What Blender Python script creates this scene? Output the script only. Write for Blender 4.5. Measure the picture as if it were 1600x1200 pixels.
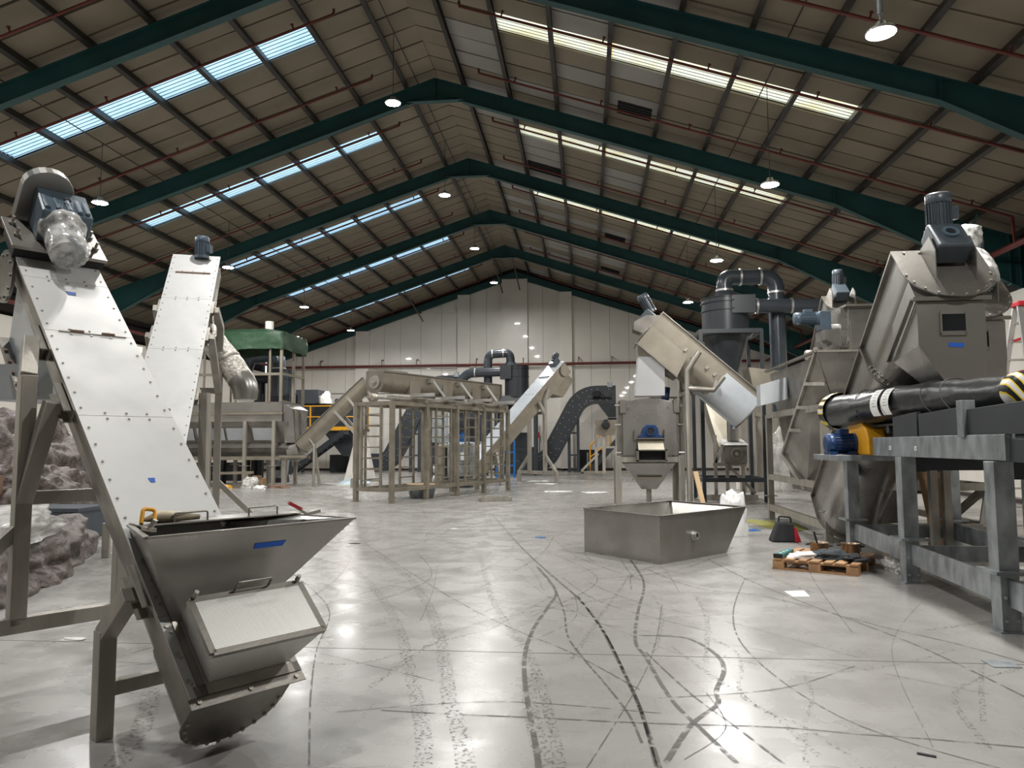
import bpy, math, random
from mathutils import Vector, Matrix, noise
random.seed(11)
PI = math.pi
for o in list(bpy.data.objects): bpy.data.objects.remove(o)
SC = bpy.context.scene
COL = SC.collection

# ------------------------------------------------------------------ camera, sky, exposure
cd = bpy.data.cameras.new('camera'); cam = bpy.data.objects.new('camera', cd); COL.objects.link(cam)
cd.sensor_width = 36; cd.lens = 26.083; cd.clip_end = 300
pit, yaw, rol = 0.0811, 0.1006, 0.0042
cam.matrix_world = Matrix.Translation((0, 0, 1.65)) @ Matrix.Rotation(yaw, 4, 'Z') @ Matrix.Rotation(PI/2 + pit, 4, 'X') @ Matrix.Rotation(-rol, 4, 'Z')
SC.camera = cam
wd = bpy.data.worlds.new('sky'); SC.world = wd; wd.use_nodes = True
wn = wd.node_tree.nodes; wl = wd.node_tree.links
SKY = wn['Background']; SKY.inputs[0].default_value = (0.72, 0.86, 1.0, 1); SKY.inputs[1].default_value = 1.3
VS = SC.view_settings
VS.view_transform = 'Standard'; VS.look = 'None'; VS.gamma = 1; VS.use_curve_mapping = False
VS.exposure = 0.72
SC.cycles.max_bounces = 8; SC.cycles.diffuse_bounces = 4; SC.cycles.glossy_bounces = 4; SC.cycles.transparent_max_bounces = 12
SC.cycles.caustics_reflective = False; SC.cycles.caustics_refractive = False
SC.cycles.sample_clamp_indirect = 6
LAMP_W = 240.0

# ------------------------------------------------------------------ mesh helpers
def V3(p): return Vector(p)
class Fr:                                   # a local frame: origin and three axes
    def __init__(s, o, x, y, z): s.o, s.x, s.y, s.z = Vector(o), Vector(x).normalized(), Vector(y).normalized(), Vector(z).normalized()
    def __call__(s, p): return s.o + s.x*p[0] + s.y*p[1] + s.z*p[2]
def yawfr(o, az):                           # y axis points to azimuth az (degrees, clockwise from the hall axis)
    a = math.radians(az); return Fr(o, (math.cos(a), -math.sin(a), 0), (math.sin(a), math.cos(a), 0), (0, 0, 1))
def perp(d):
    u = Vector((0, 0, 1)) if abs(d.z) < .95 else Vector((1, 0, 0))
    x = d.cross(u).normalized(); return x, x.cross(d).normalized()
class MB:
    def __init__(s, fr=None): s.v, s.f, s.s, s.fr = [], [], [], fr
    def add(s, vs, fs, sm=False):
        b = len(s.v); s.v += [s.fr(p) if s.fr else Vector(p) for p in vs]
        s.f += [[i+b for i in f] for f in fs]; s.s += [sm]*len(fs); return s
    def bx(s, x0, x1, y0, y1, z0, z1):
        return s.add([(x, y, z) for z in (z0, z1) for y in (y0, y1) for x in (x0, x1)],
                     [(0, 2, 3, 1), (4, 5, 7, 6), (0, 1, 5, 4), (2, 6, 7, 3), (0, 4, 6, 2), (1, 3, 7, 5)])
    def hexa(s, lo, hi):                    # two quads, bottom and top
        return s.add(list(lo)+list(hi), [(3, 2, 1, 0), (4, 5, 6, 7), (0, 1, 5, 4), (1, 2, 6, 5), (2, 3, 7, 6), (3, 0, 4, 7)])
    def beam(s, p, q, w, h=None, up=(0, 0, 1)):
        h = h or w; p, q = Vector(p), Vector(q); d = (q-p).normalized(); up = Vector(up)
        if abs(d.dot(up)) > .98: up = Vector((0, 1, 0)) if abs(d.y) < .9 else Vector((1, 0, 0))
        x = d.cross(up).normalized()*w/2; y = x.cross(d).normalized()*h/2
        return s.hexa([p-x-y, p+x-y, p+x+y, p-x+y], [q-x-y, q+x-y, q+x+y, q-x+y])
    def prism(s, pts, vec):
        n = len(pts); vec = Vector(vec); pts = [Vector(p) for p in pts]
        return s.add(pts+[p+vec for p in pts], [list(range(n))[::-1], list(range(n, 2*n))]+[(i, (i+1) % n, n+(i+1) % n, n+i) for i in range(n)])
    def plate(s, pts, t=.006):
        p = [Vector(q) for q in pts]; nn = (p[1]-p[0]).cross(p[2]-p[0]).normalized(); return s.prism([q-nn*t/2 for q in p], nn*t)
    def cyl(s, p, q, r0, r1=None, n=16, cap=True, sm=True):
        r1 = r0 if r1 is None else r1; p, q = Vector(p), Vector(q); x, y = perp((q-p).normalized())
        a = [x*math.cos(2*PI*i/n)+y*math.sin(2*PI*i/n) for i in range(n)]
        lo = [p+k*r0 for k in a]; hi = [q+k*r1 for k in a]
        s.add(lo+hi, [(i, (i+1) % n, n+(i+1) % n, n+i) for i in range(n)], sm)
        if cap:
            if r0 > 0: s.add(lo, [list(range(n))[::-1]])
            if r1 > 0: s.add(hi, [list(range(n))])
        return s
    def shell(s, p, q, r, t, n=24):         # open ring with thickness
        p, q = Vector(p), Vector(q); s.cyl(p, q, r, n=n, cap=False)
        x, y = perp((q-p).normalized()); a = [x*math.cos(2*PI*i/n)+y*math.sin(2*PI*i/n) for i in range(n)]
        for c in (p, q): s.add([c+k*r for k in a]+[c+k*(r-t) for k in a], [(i, (i+1) % n, n+(i+1) % n, n+i) for i in range(n)])
        return s.cyl(p, q, r-t, n=n, cap=False)
    def rev(s, prof, p=(0, 0, 0), ax=(0, 0, 1), n=24, sm=True):
        p, ax = Vector(p), Vector(ax).normalized(); x, y = perp(ax); vs, fs = [], []
        for r, z in prof: vs += [p+ax*z+(x*math.cos(2*PI*i/n)+y*math.sin(2*PI*i/n))*max(r, 1e-4) for i in range(n)]
        for k in range(len(prof)-1): fs += [(k*n+i, k*n+(i+1) % n, (k+1)*n+(i+1) % n, (k+1)*n+i) for i in range(n)]
        return s.add(vs, fs, sm)
    def pipe(s, path, r, n=14, cap=True):
        P = [Vector(p) for p in path]; N = len(P)
        T = [((P[min(i+1, N-1)]-P[i]).normalized()+(P[i]-P[max(i-1, 0)]).normalized()).normalized() for i in range(N)]
        x, y = perp(T[0]); vs = []
        rr = r if isinstance(r, (list, tuple)) else [r]*N
        for i in range(N):
            if i:
                x = (x-T[i]*x.dot(T[i])).normalized(); y = T[i].cross(x).normalized()
                if y.dot(yp) < 0: y = -y
            yp = y
            vs += [P[i]+(x*math.cos(2*PI*k/n)+y*math.sin(2*PI*k/n))*rr[i] for k in range(n)]
        s.add(vs, [(i*n+k, i*n+(k+1) % n, (i+1)*n+(k+1) % n, (i+1)*n+k) for i in range(N-1) for k in range(n)], True)
        if cap: s.add(vs[:n], [list(range(n))]); s.add(vs[-n:], [list(range(n))])
        return s
    def bolt(s, p, nn, r=.012, h=.01): p = Vector(p); return s.cyl(p, p+Vector(nn).normalized()*h, r, n=6, sm=False)
    def build(s, name, mat, parent=None, label=None, kind=None, bev=0, loc=None):
        me = bpy.data.meshes.new(name); r = Vector(loc) if loc else Vector((0, 0, 0)); q = parent
        while q: r = r+q.location; q = q.parent
        me.from_pydata([v-r for v in s.v], [], s.f); me.materials.append(mat)
        me.polygons.foreach_set('use_smooth', s.s); me.update()
        import bmesh
        b = bmesh.new(); b.from_mesh(me); bmesh.ops.recalc_face_normals(b, faces=b.faces); b.to_mesh(me); b.free()
        o = bpy.data.objects.new(name, me); COL.objects.link(o)
        if parent: o.parent = parent
        if loc: o.location = loc
        if label: o['label'] = label
        if kind: o['kind'] = kind
        if bev:
            m = o.modifiers.new('bevel', 'BEVEL'); m.width = bev; m.segments = 2; m.limit_method = 'ANGLE'; m.angle_limit = .6
        return o
def thing(name, label, cat, loc, group=None):
    o = bpy.data.objects.new(name, None); COL.objects.link(o); o.location = loc; o.empty_display_size = .2
    o['label'] = label; o['category'] = cat
    if group: o['group'] = group
    return o
def tag(o, label, cat, group=None):
    o['label'] = label; o['category'] = cat
    if group: o['group'] = group
    return o
def copy_tree(o, parent=None):
    c = o.copy(); COL.objects.link(c); c.parent = parent
    for ch in list(o.children): copy_tree(ch, c)
    return c
def arc(c, u, v, r, a0, a1, n=8):           # points of an arc in the plane of u and v
    c, u, v = Vector(c), Vector(u), Vector(v)
    return [c+u*r*math.cos(a0+(a1-a0)*i/n)+v*r*math.sin(a0+(a1-a0)*i/n) for i in range(n+1)]
def elbowed(pts, r, n=6):                   # polyline with rounded corners
    P = [Vector(p) for p in pts]; out = [P[0]]
    for i in range(1, len(P)-1):
        a = (P[i-1]-P[i]).normalized(); b = (P[i+1]-P[i]).normalized(); th = a.angle(b); d = r/math.tan(th/2)
        d = min(d, (P[i-1]-P[i]).length*.49, (P[i+1]-P[i]).length*.49); p0 = P[i]+a*d; p1 = P[i]+b*d
        for k in range(n+1):
            t = k/n; out.append(p0*(1-t)**2+P[i]*2*t*(1-t)+p1*t*t)
    return out+[P[-1]]

# ------------------------------------------------------------------ materials
def mat(name, col, rough=.5, metal=0.0, var=.0, vscale=3.0, bump=0.0, bscale=20.0, stretch=None, col2=None, spec=None, rvar=0.0, detail=4.0, alpha=None, randcol=0.0, coat=0.0):
    m = bpy.data.materials.new(name); m.use_nodes = True; n, l = m.node_tree.nodes, m.node_tree.links; b = n['Principled BSDF']
    c = (*col, 1) if len(col) == 3 else col
    b.inputs['Base Color'].default_value = c; b.inputs['Roughness'].default_value = rough; b.inputs['Metallic'].default_value = metal
    if spec is not None: b.inputs['Specular IOR Level'].default_value = spec
    if coat: b.inputs['Coat Weight'].default_value = coat
    tc = n.new('ShaderNodeTexCoord'); src = tc.outputs['Object']
    if stretch:
        mp = n.new('ShaderNodeMapping'); mp.inputs['Scale'].default_value = stretch; l.new(src, mp.inputs['Vector']); src = mp.outputs[0]
    if var or rvar:
        nz = n.new('ShaderNodeTexNoise'); nz.inputs['Scale'].default_value = vscale; nz.inputs['Detail'].default_value = detail; l.new(src, nz.inputs['Vector'])
        rp = n.new('ShaderNodeMapRange'); rp.inputs[1].default_value = .3; rp.inputs[2].default_value = .7; l.new(nz.outputs[0], rp.inputs[0])
        if var:
            mx = n.new('ShaderNodeMix'); mx.data_type = 'RGBA'
            d = col2 or tuple(x*(1-var) for x in col)
            mx.inputs[6].default_value = c; mx.inputs[7].default_value = (*d[:3], 1); l.new(rp.outputs[0], mx.inputs[0]); l.new(mx.outputs[2], b.inputs['Base Color'])
            if randcol:
                oi = n.new('ShaderNodeObjectInfo'); hs = n.new('ShaderNodeHueSaturation'); r2 = n.new('ShaderNodeMapRange')
                r2.inputs[3].default_value = 1-randcol; r2.inputs[4].default_value = 1+randcol; l.new(oi.outputs['Random'], r2.inputs[0])
                l.new(r2.outputs[0], hs.inputs['Value']); l.new(mx.outputs[2], hs.inputs['Color']); l.new(hs.outputs[0], b.inputs['Base Color'])
        if rvar:
            r3 = n.new('ShaderNodeMapRange'); r3.inputs[3].default_value = max(0, rough-rvar); r3.inputs[4].default_value = rough+rvar
            l.new(rp.outputs[0], r3.inputs[0]); l.new(r3.outputs[0], b.inputs['Roughness'])
    if bump:
        bz = n.new('ShaderNodeTexNoise'); bz.inputs['Scale'].default_value = bscale; bz.inputs['Detail'].default_value = 5; l.new(src, bz.inputs['Vector'])
        bp = n.new('ShaderNodeBump'); bp.inputs['Strength'].default_value = bump; bp.inputs['Distance'].default_value = .02
        l.new(bz.outputs[0], bp.inputs['Height']); l.new(bp.outputs[0], b.inputs['Normal'])
    if alpha is not None: b.inputs['Alpha'].default_value = alpha
    return m
M = {}
M['steel'] = mat('stainless_steel', (.35, .33, .30), .36, .8, .3, 2.2, .06, 60, rvar=.1, col2=(.20, .187, .168))
M['sheet'] = mat('stainless_sheet', (.44, .425, .40), .31, .85, .3, 1.1, .03, 7, rvar=.12, col2=(.27, .26, .242))
M['cover'] = mat('brushed_cover_sheet', (.62, .62, .61), .5, .25, .14, 2.5, .04, 5, rvar=.1)
M['film'] = mat('white_film_sheet', (.62, .66, .70), .28, .3, .15, 2, .25, 3)
M['tube'] = mat('welded_steel_tube', (.45, .42, .37), .42, .5, .35, 6, .08, 50, stretch=(1, 1, .25))
M['tan'] = mat('pickled_steel', (.34, .305, .245), .42, .6, .25, 2.5, .05, 30)
M['galv'] = mat('galvanised_steel', (.44, .475, .495), .36, .5, .5, 7, .05, 40, col2=(.20, .22, .23), stretch=(1, 1, .5))
M['dark'] = mat('anthracite_paint', (.035, .041, .048), .36, 0, .2, 3, .02, 30)
M['duct'] = mat('grey_duct_paint', (.055, .065, .078), .25, 0, .15, 3)
M['black'] = mat('black_void', (.008, .008, .009), .6)
M['rubber'] = mat('black_plastic_wrap', (.02, .022, .024), .33, 0, .3, 3, .5, 7)
M['teal'] = mat('teal_frame_paint', (.018, .085, .085), .5, 0, .3, 1.2, .03, 20)
M['purlin'] = mat('purlin_steel', (.045, .041, .036), .45, .2, .4, 3)
M['red'] = mat('red_oxide_pipe', (.16, .032, .026), .45, 0, .3, 3)
M['roofback'] = mat('roof_sheet_back', (.022, .019, .016), .9)
M['ceil'] = mat('insulation_panel', (.275, .235, .175), .75, 0, .18, 1.0, .05, 4, randcol=.10)
M['ceilw'] = mat('clean_insulation_panel', (.36, .345, .325), .7, 0, .12, 1.0, .05, 4, randcol=.08)
M['wall'] = mat('cream_wall_panel', (.84, .80, .735), .35, 0, .08, .8, .12, 1.6, randcol=.04, coat=.5)
M['wallr'] = mat('sidewall_panel', (.72, .68, .61), .5, 0, .1, .8)
M['skirt'] = mat('dark_skirting', (.045, .03, .028), .6)
M['blue'] = mat('blue_masking_tape', (.01, .10, .50), .6)
M['motor'] = mat('blue_grey_motor_paint', (.085, .125, .165), .35, 0, .2, 6)
M['motord'] = mat('dark_motor_paint', (.06, .075, .09), .35, 0, .2, 6)
M['bluep'] = mat('blue_machine_paint', (.012, .045, .14), .35)
M['bluebr'] = mat('bright_blue_paint', (.01, .11, .36), .4)
M['yellow'] = mat('yellow_paint', (.75, .36, .02), .35, 0, .12, 4)
M['white'] = mat('white_paper', (.80, .80, .78), .6)
M['wood'] = mat('pallet_wood', (.45, .26, .12), .7, 0, .4, 6, .1, 30, stretch=(1, .3, 1), col2=(.26, .14, .07))
M['ply'] = mat('plywood', (.62, .44, .25), .65, 0, .15, 4)
M['card'] = mat('cardboard', (.42, .28, .16), .75, 0, .1, 3)
M['tarp'] = mat('green_tarpaulin', (.018, .055, .024), .5, 0, .3, 5, .8, 4)
M['quilt'] = mat('brown_quilt', (.16, .125, .112), .55, 0, .6, 9, 1.0, 26, col2=(.026, .020, .018), detail=8)
M['cable'] = mat('dark_cable', (.03, .03, .03), .5)
M['alu'] = mat('aluminium', (.6, .6, .58), .35, .8)
M['redp'] = mat('red_plastic', (.45, .02, .03), .4)
M['cloth'] = mat('dark_blue_cloth', (.04, .05, .06), .85, 0, .4, 10, .5, 20)
M['bag'] = mat('black_bag_fabric', (.015, .015, .018), .8, 0, .2, 8)
M['ygreen'] = mat('yellow_green_sheet', (.25, .24, .05), .5, 0, .3, 8)
M['rust'] = mat('rusty_brown', (.2, .12, .08), .6)
M['ivory'] = mat('glove_cloth', (.6, .52, .38), .8, 0, .3, 20)
M['porc'] = mat('white_cap', (.75, .73, .66), .4)
M['green'] = mat('green_sign', (.02, .45, .2), .5)
M['teald'] = mat('teal_tool_case', (.02, .16, .16), .4)
M['whitesheet'] = mat('mirror_white_sheet', (.80, .81, .83), .22, .45, .1, 2, .12, 3)
M['coverwarm'] = mat('warm_cover_sheet', (.80, .74, .60), .4, .4, .1, 3)
M['ply2'] = mat('pale_deflector_sheet', (.66, .60, .48), .4, .4, .15, 4)
M['tan2'] = mat('bead_blasted_tube', (.29, .26, .205), .5, .4, .35, 3, .05, 40)
M['paleblue'] = mat('pale_blue_film', (.55, .68, .76), .3)
M['dkgreen'] = mat('dark_green_paint', (.02, .05, .035), .5)
def wrapmat():
    m = mat('clear_stretch_wrap', (.80, .79, .76), .10, 0, 0, 1, .6, 9); n, l = m.node_tree.nodes, m.node_tree.links; b = n['Principled BSDF']
    tr = n.new('ShaderNodeBsdfTransparent'); mx = n.new('ShaderNodeMixShader'); nz = n.new('ShaderNodeTexNoise'); nz.inputs['Scale'].default_value = 6
    mr = n.new('ShaderNodeMapRange'); mr.inputs[1].default_value = .35; mr.inputs[2].default_value = .65; mr.inputs[3].default_value = .25; mr.inputs[4].default_value = .8
    l.new(nz.outputs[0], mr.inputs[0]); l.new(mr.outputs[0], mx.inputs[0]); l.new(tr.outputs[0], mx.inputs[1]); l.new(b.outputs[0], mx.inputs[2])
    l.new(mx.outputs[0], n['Material Output'].inputs[0]); return m
M['wrap'] = wrapmat()
def foilmat():
    m = mat('crinkled_foil', (.78, .75, .69), .30, .35, .5, 22, 1.0, 26, col2=(.38, .35, .30)); return m
M['foil'] = foilmat()
def skylightmat(name, col, col2):
    m = bpy.data.materials.new(name); m.use_nodes = True; n, l = m.node_tree.nodes, m.node_tree.links; n.remove(n['Principled BSDF'])
    a = n.new('ShaderNodeBsdfTranslucent'); g = n.new('ShaderNodeBsdfGlossy'); g.inputs['Roughness'].default_value = .3
    mx = n.new('ShaderNodeMixShader'); mx.inputs[0].default_value = .04; l.new(a.outputs[0], mx.inputs[1]); l.new(g.outputs[0], mx.inputs[2])
    nz = n.new('ShaderNodeTexNoise'); nz.inputs['Scale'].default_value = 1.3; nz.inputs['Detail'].default_value = 6
    tc = n.new('ShaderNodeTexCoord'); l.new(tc.outputs['Object'], nz.inputs['Vector'])
    cm = n.new('ShaderNodeMix'); cm.data_type = 'RGBA'; cm.inputs[6].default_value = (*col, 1); cm.inputs[7].default_value = (*col2, 1)
    rp = n.new('ShaderNodeMapRange'); rp.inputs[1].default_value = .4; rp.inputs[2].default_value = .75; l.new(nz.outputs[0], rp.inputs[0]); l.new(rp.outputs[0], cm.inputs[0])
    l.new(cm.outputs[2], a.inputs['Color']); l.new(mx.outputs[0], n['Material Output'].inputs[0]); return m
M['skyl'] = skylightmat('clear_rooflight_sheet', (.56, .74, .84), (.42, .58, .66))
M['skyr'] = skylightmat('yellowed_rooflight_sheet', (.98, .86, .60), (.85, .66, .34))
def emit(name, col, s):
    m = bpy.data.materials.new(name); m.use_nodes = True; n = m.node_tree.nodes; b = n['Principled BSDF']
    b.inputs['Emission Color'].default_value = (*col, 1); b.inputs['Emission Strength'].default_value = s; return m
M['lens'] = emit('lit_lamp_lens', (1, .98, .94), 60)
def floormat():
    m = bpy.data.materials.new('coated_concrete'); m.use_nodes = True; n, l = m.node_tree.nodes, m.node_tree.links; b = n['Principled BSDF']
    tc = n.new('ShaderNodeTexCoord')
    def nz(sc, det, stretch=None, rot=0):
        t = n.new('ShaderNodeTexNoise'); t.inputs['Scale'].default_value = sc; t.inputs['Detail'].default_value = det; s = tc.outputs['Object']
        if stretch:
            mp = n.new('ShaderNodeMapping'); mp.inputs['Scale'].default_value = stretch; mp.inputs['Rotation'].default_value = (0, 0, rot); l.new(s, mp.inputs[0]); s = mp.outputs[0]
        l.new(s, t.inputs['Vector']); return t.outputs[0]
    def ramp(s, a, c, lo=0, hi=1):
        r = n.new('ShaderNodeMapRange'); r.inputs[1].default_value = a; r.inputs[2].default_value = c; r.inputs[3].default_value = lo; r.inputs[4].default_value = hi; l.new(s, r.inputs[0]); return r.outputs[0]
    def mix(f, a, c):
        x = n.new('ShaderNodeMix'); x.data_type = 'RGBA'; l.new(f, x.inputs[0])
        for k, q in ((6, a), (7, c)):
            if isinstance(q, tuple): x.inputs[k].default_value = (*q, 1)
            else: l.new(q, x.inputs[k])
        return x.outputs[2]
    base = mix(ramp(nz(.5, 5), .35, .68), (.315, .306, .291), (.27, .262, .248))
    f = mix(ramp(nz(9, 10), .50, .80, 0, .36), base, (.25, .235, .215))
    f = mix(ramp(nz(22, 7, (.18, 1, 1), .35), .58, .74, 0, .30), f, (.19, .175, .16))     # short scuffs, two ways
    f = mix(ramp(nz(19, 7, (1, .18, 1), .5), .58, .74, 0, .30), f, (.19, .175, .16))
    f = mix(ramp(nz(70, 4), .60, .70, 0, .42), f, (.16, .15, .135))                       # specks
    l.new(f, b.inputs['Base Color'])
    l.new(ramp(nz(2.2, 8), .3, .7, .19, .36), b.inputs['Roughness'])
    bp = n.new('ShaderNodeBump'); bp.inputs['Strength'].default_value = .05; bp.inputs['Distance'].default_value = .01; l.new(nz(9, 3), bp.inputs['Height']); l.new(bp.outputs[0], b.inputs['Normal'])
    b.inputs['Specular IOR Level'].default_value = .5
    return m
M['floor'] = floormat()
def markmat(name, lo, hi, sc, col=(.085, .078, .07), top=.8, stretch=None):
    m = bpy.data.materials.new(name); m.use_nodes = True; n, l = m.node_tree.nodes, m.node_tree.links; b = n['Principled BSDF']
    b.inputs['Base Color'].default_value = (*col, 1); b.inputs['Roughness'].default_value = .5
    tc = n.new('ShaderNodeTexCoord'); t = n.new('ShaderNodeTexNoise'); t.inputs['Scale'].default_value = sc; t.inputs['Detail'].default_value = 6; l.new(tc.outputs['Object'], t.inputs['Vector'])
    r = n.new('ShaderNodeMapRange'); r.inputs[1].default_value = lo; r.inputs[2].default_value = hi; r.inputs[4].default_value = top; l.new(t.outputs[0], r.inputs[0])
    l.new(r.outputs[0], b.inputs['Alpha']); return m
M['mark'] = markmat('tyre_scuff', .51, .66, 42, top=.6)
M['marks'] = markmat('solid_tyre_line', .36, .55, 10)
def hazardmat():
    m = bpy.data.materials.new('hazard_tape'); m.use_nodes = True; n, l = m.node_tree.nodes, m.node_tree.links; b = n['Principled BSDF']
    tc = n.new('ShaderNodeTexCoord'); mp = n.new('ShaderNodeMapping'); mp.inputs['Rotation'].default_value = (.5, .6, .3); l.new(tc.outputs['Object'], mp.inputs[0])
    w = n.new('ShaderNodeTexWave'); w.inputs['Scale'].default_value = 3.2; w.inputs['Distortion'].default_value = 1.5; l.new(mp.outputs[0], w.inputs['Vector'])
    r = n.new('ShaderNodeValToRGB'); r.color_ramp.interpolation = 'CONSTANT'; e = r.color_ramp.elements
    e[0].color = (.015, .015, .015, 1); e[1].position = .38; e[1].color = (.8, .58, .03, 1); q = e.new(.72); q.color = (.75, .73, .68, 1)
    l.new(w.outputs[1], r.inputs[0]); l.new(r.outputs[0], b.inputs['Base Color']); b.inputs['Roughness'].default_value = .35; return m
M['hazard'] = hazardmat()
def meshmat():                               # perforated sheet: small dark holes in rows
    m = mat('perforated_sheet', (.66, .64, .60), .4, .6); n, l = m.node_tree.nodes, m.node_tree.links; b = n['Principled BSDF']
    tc = n.new('ShaderNodeTexCoord'); mp = n.new('ShaderNodeMapping'); mp.inputs['Scale'].default_value = (120, 120, 120); l.new(tc.outputs['UV'], mp.inputs[0])
    v = n.new('ShaderNodeTexVoronoi'); v.inputs['Scale'].default_value = 1; v.inputs['Randomness'].default_value = 0; v.voronoi_dimensions = '2D'; l.new(mp.outputs[0], v.inputs['Vector'])
    r = n.new('ShaderNodeMapRange'); r.inputs[1].default_value = .26; r.inputs[2].default_value = .32; l.new(v.outputs['Distance'], r.inputs[0])
    mx = n.new('ShaderNodeMix'); mx.data_type = 'RGBA'; mx.inputs[6].default_value = (.10, .095, .09, 1); mx.inputs[7].default_value = (.82, .81, .78, 1); l.new(r.outputs[0], mx.inputs[0]); l.new(mx.outputs[2], b.inputs['Base Color'])
    return m
M['perf'] = meshmat()

# ------------------------------------------------------------------ the hall
X0, HR, SL, PP, U1 = -4.496, 12.81, .3335, 1.4205, .855
FY = [15.15+6.41*i for i in range(5)]        # frames in view
YB, YA = 47.2, -12.0                          # end wall, near end
CS = math.cos(math.atan(SL)); SN = math.sin(math.atan(SL))
def roofz(x): return HR-SL*abs(x-X0)
XR, XL = 11.65, -20.75
fl = MB().bx(XL-.6, XR+.6, YA-.5, YB+.5, -.2, 0).build('floor', M['floor'], kind='structure')
jt = MB()
jt.bx(-20, 11, 6.02, 6.028, 0, .0012); jt.bx(-20, 11, 18.0, 18.008, 0, .0012); jt.bx(-20, 11, 30.0, 30.01, 0, .0012)
jt.build('floor_joint', M['skirt'], fl, kind='stuff')

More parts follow.
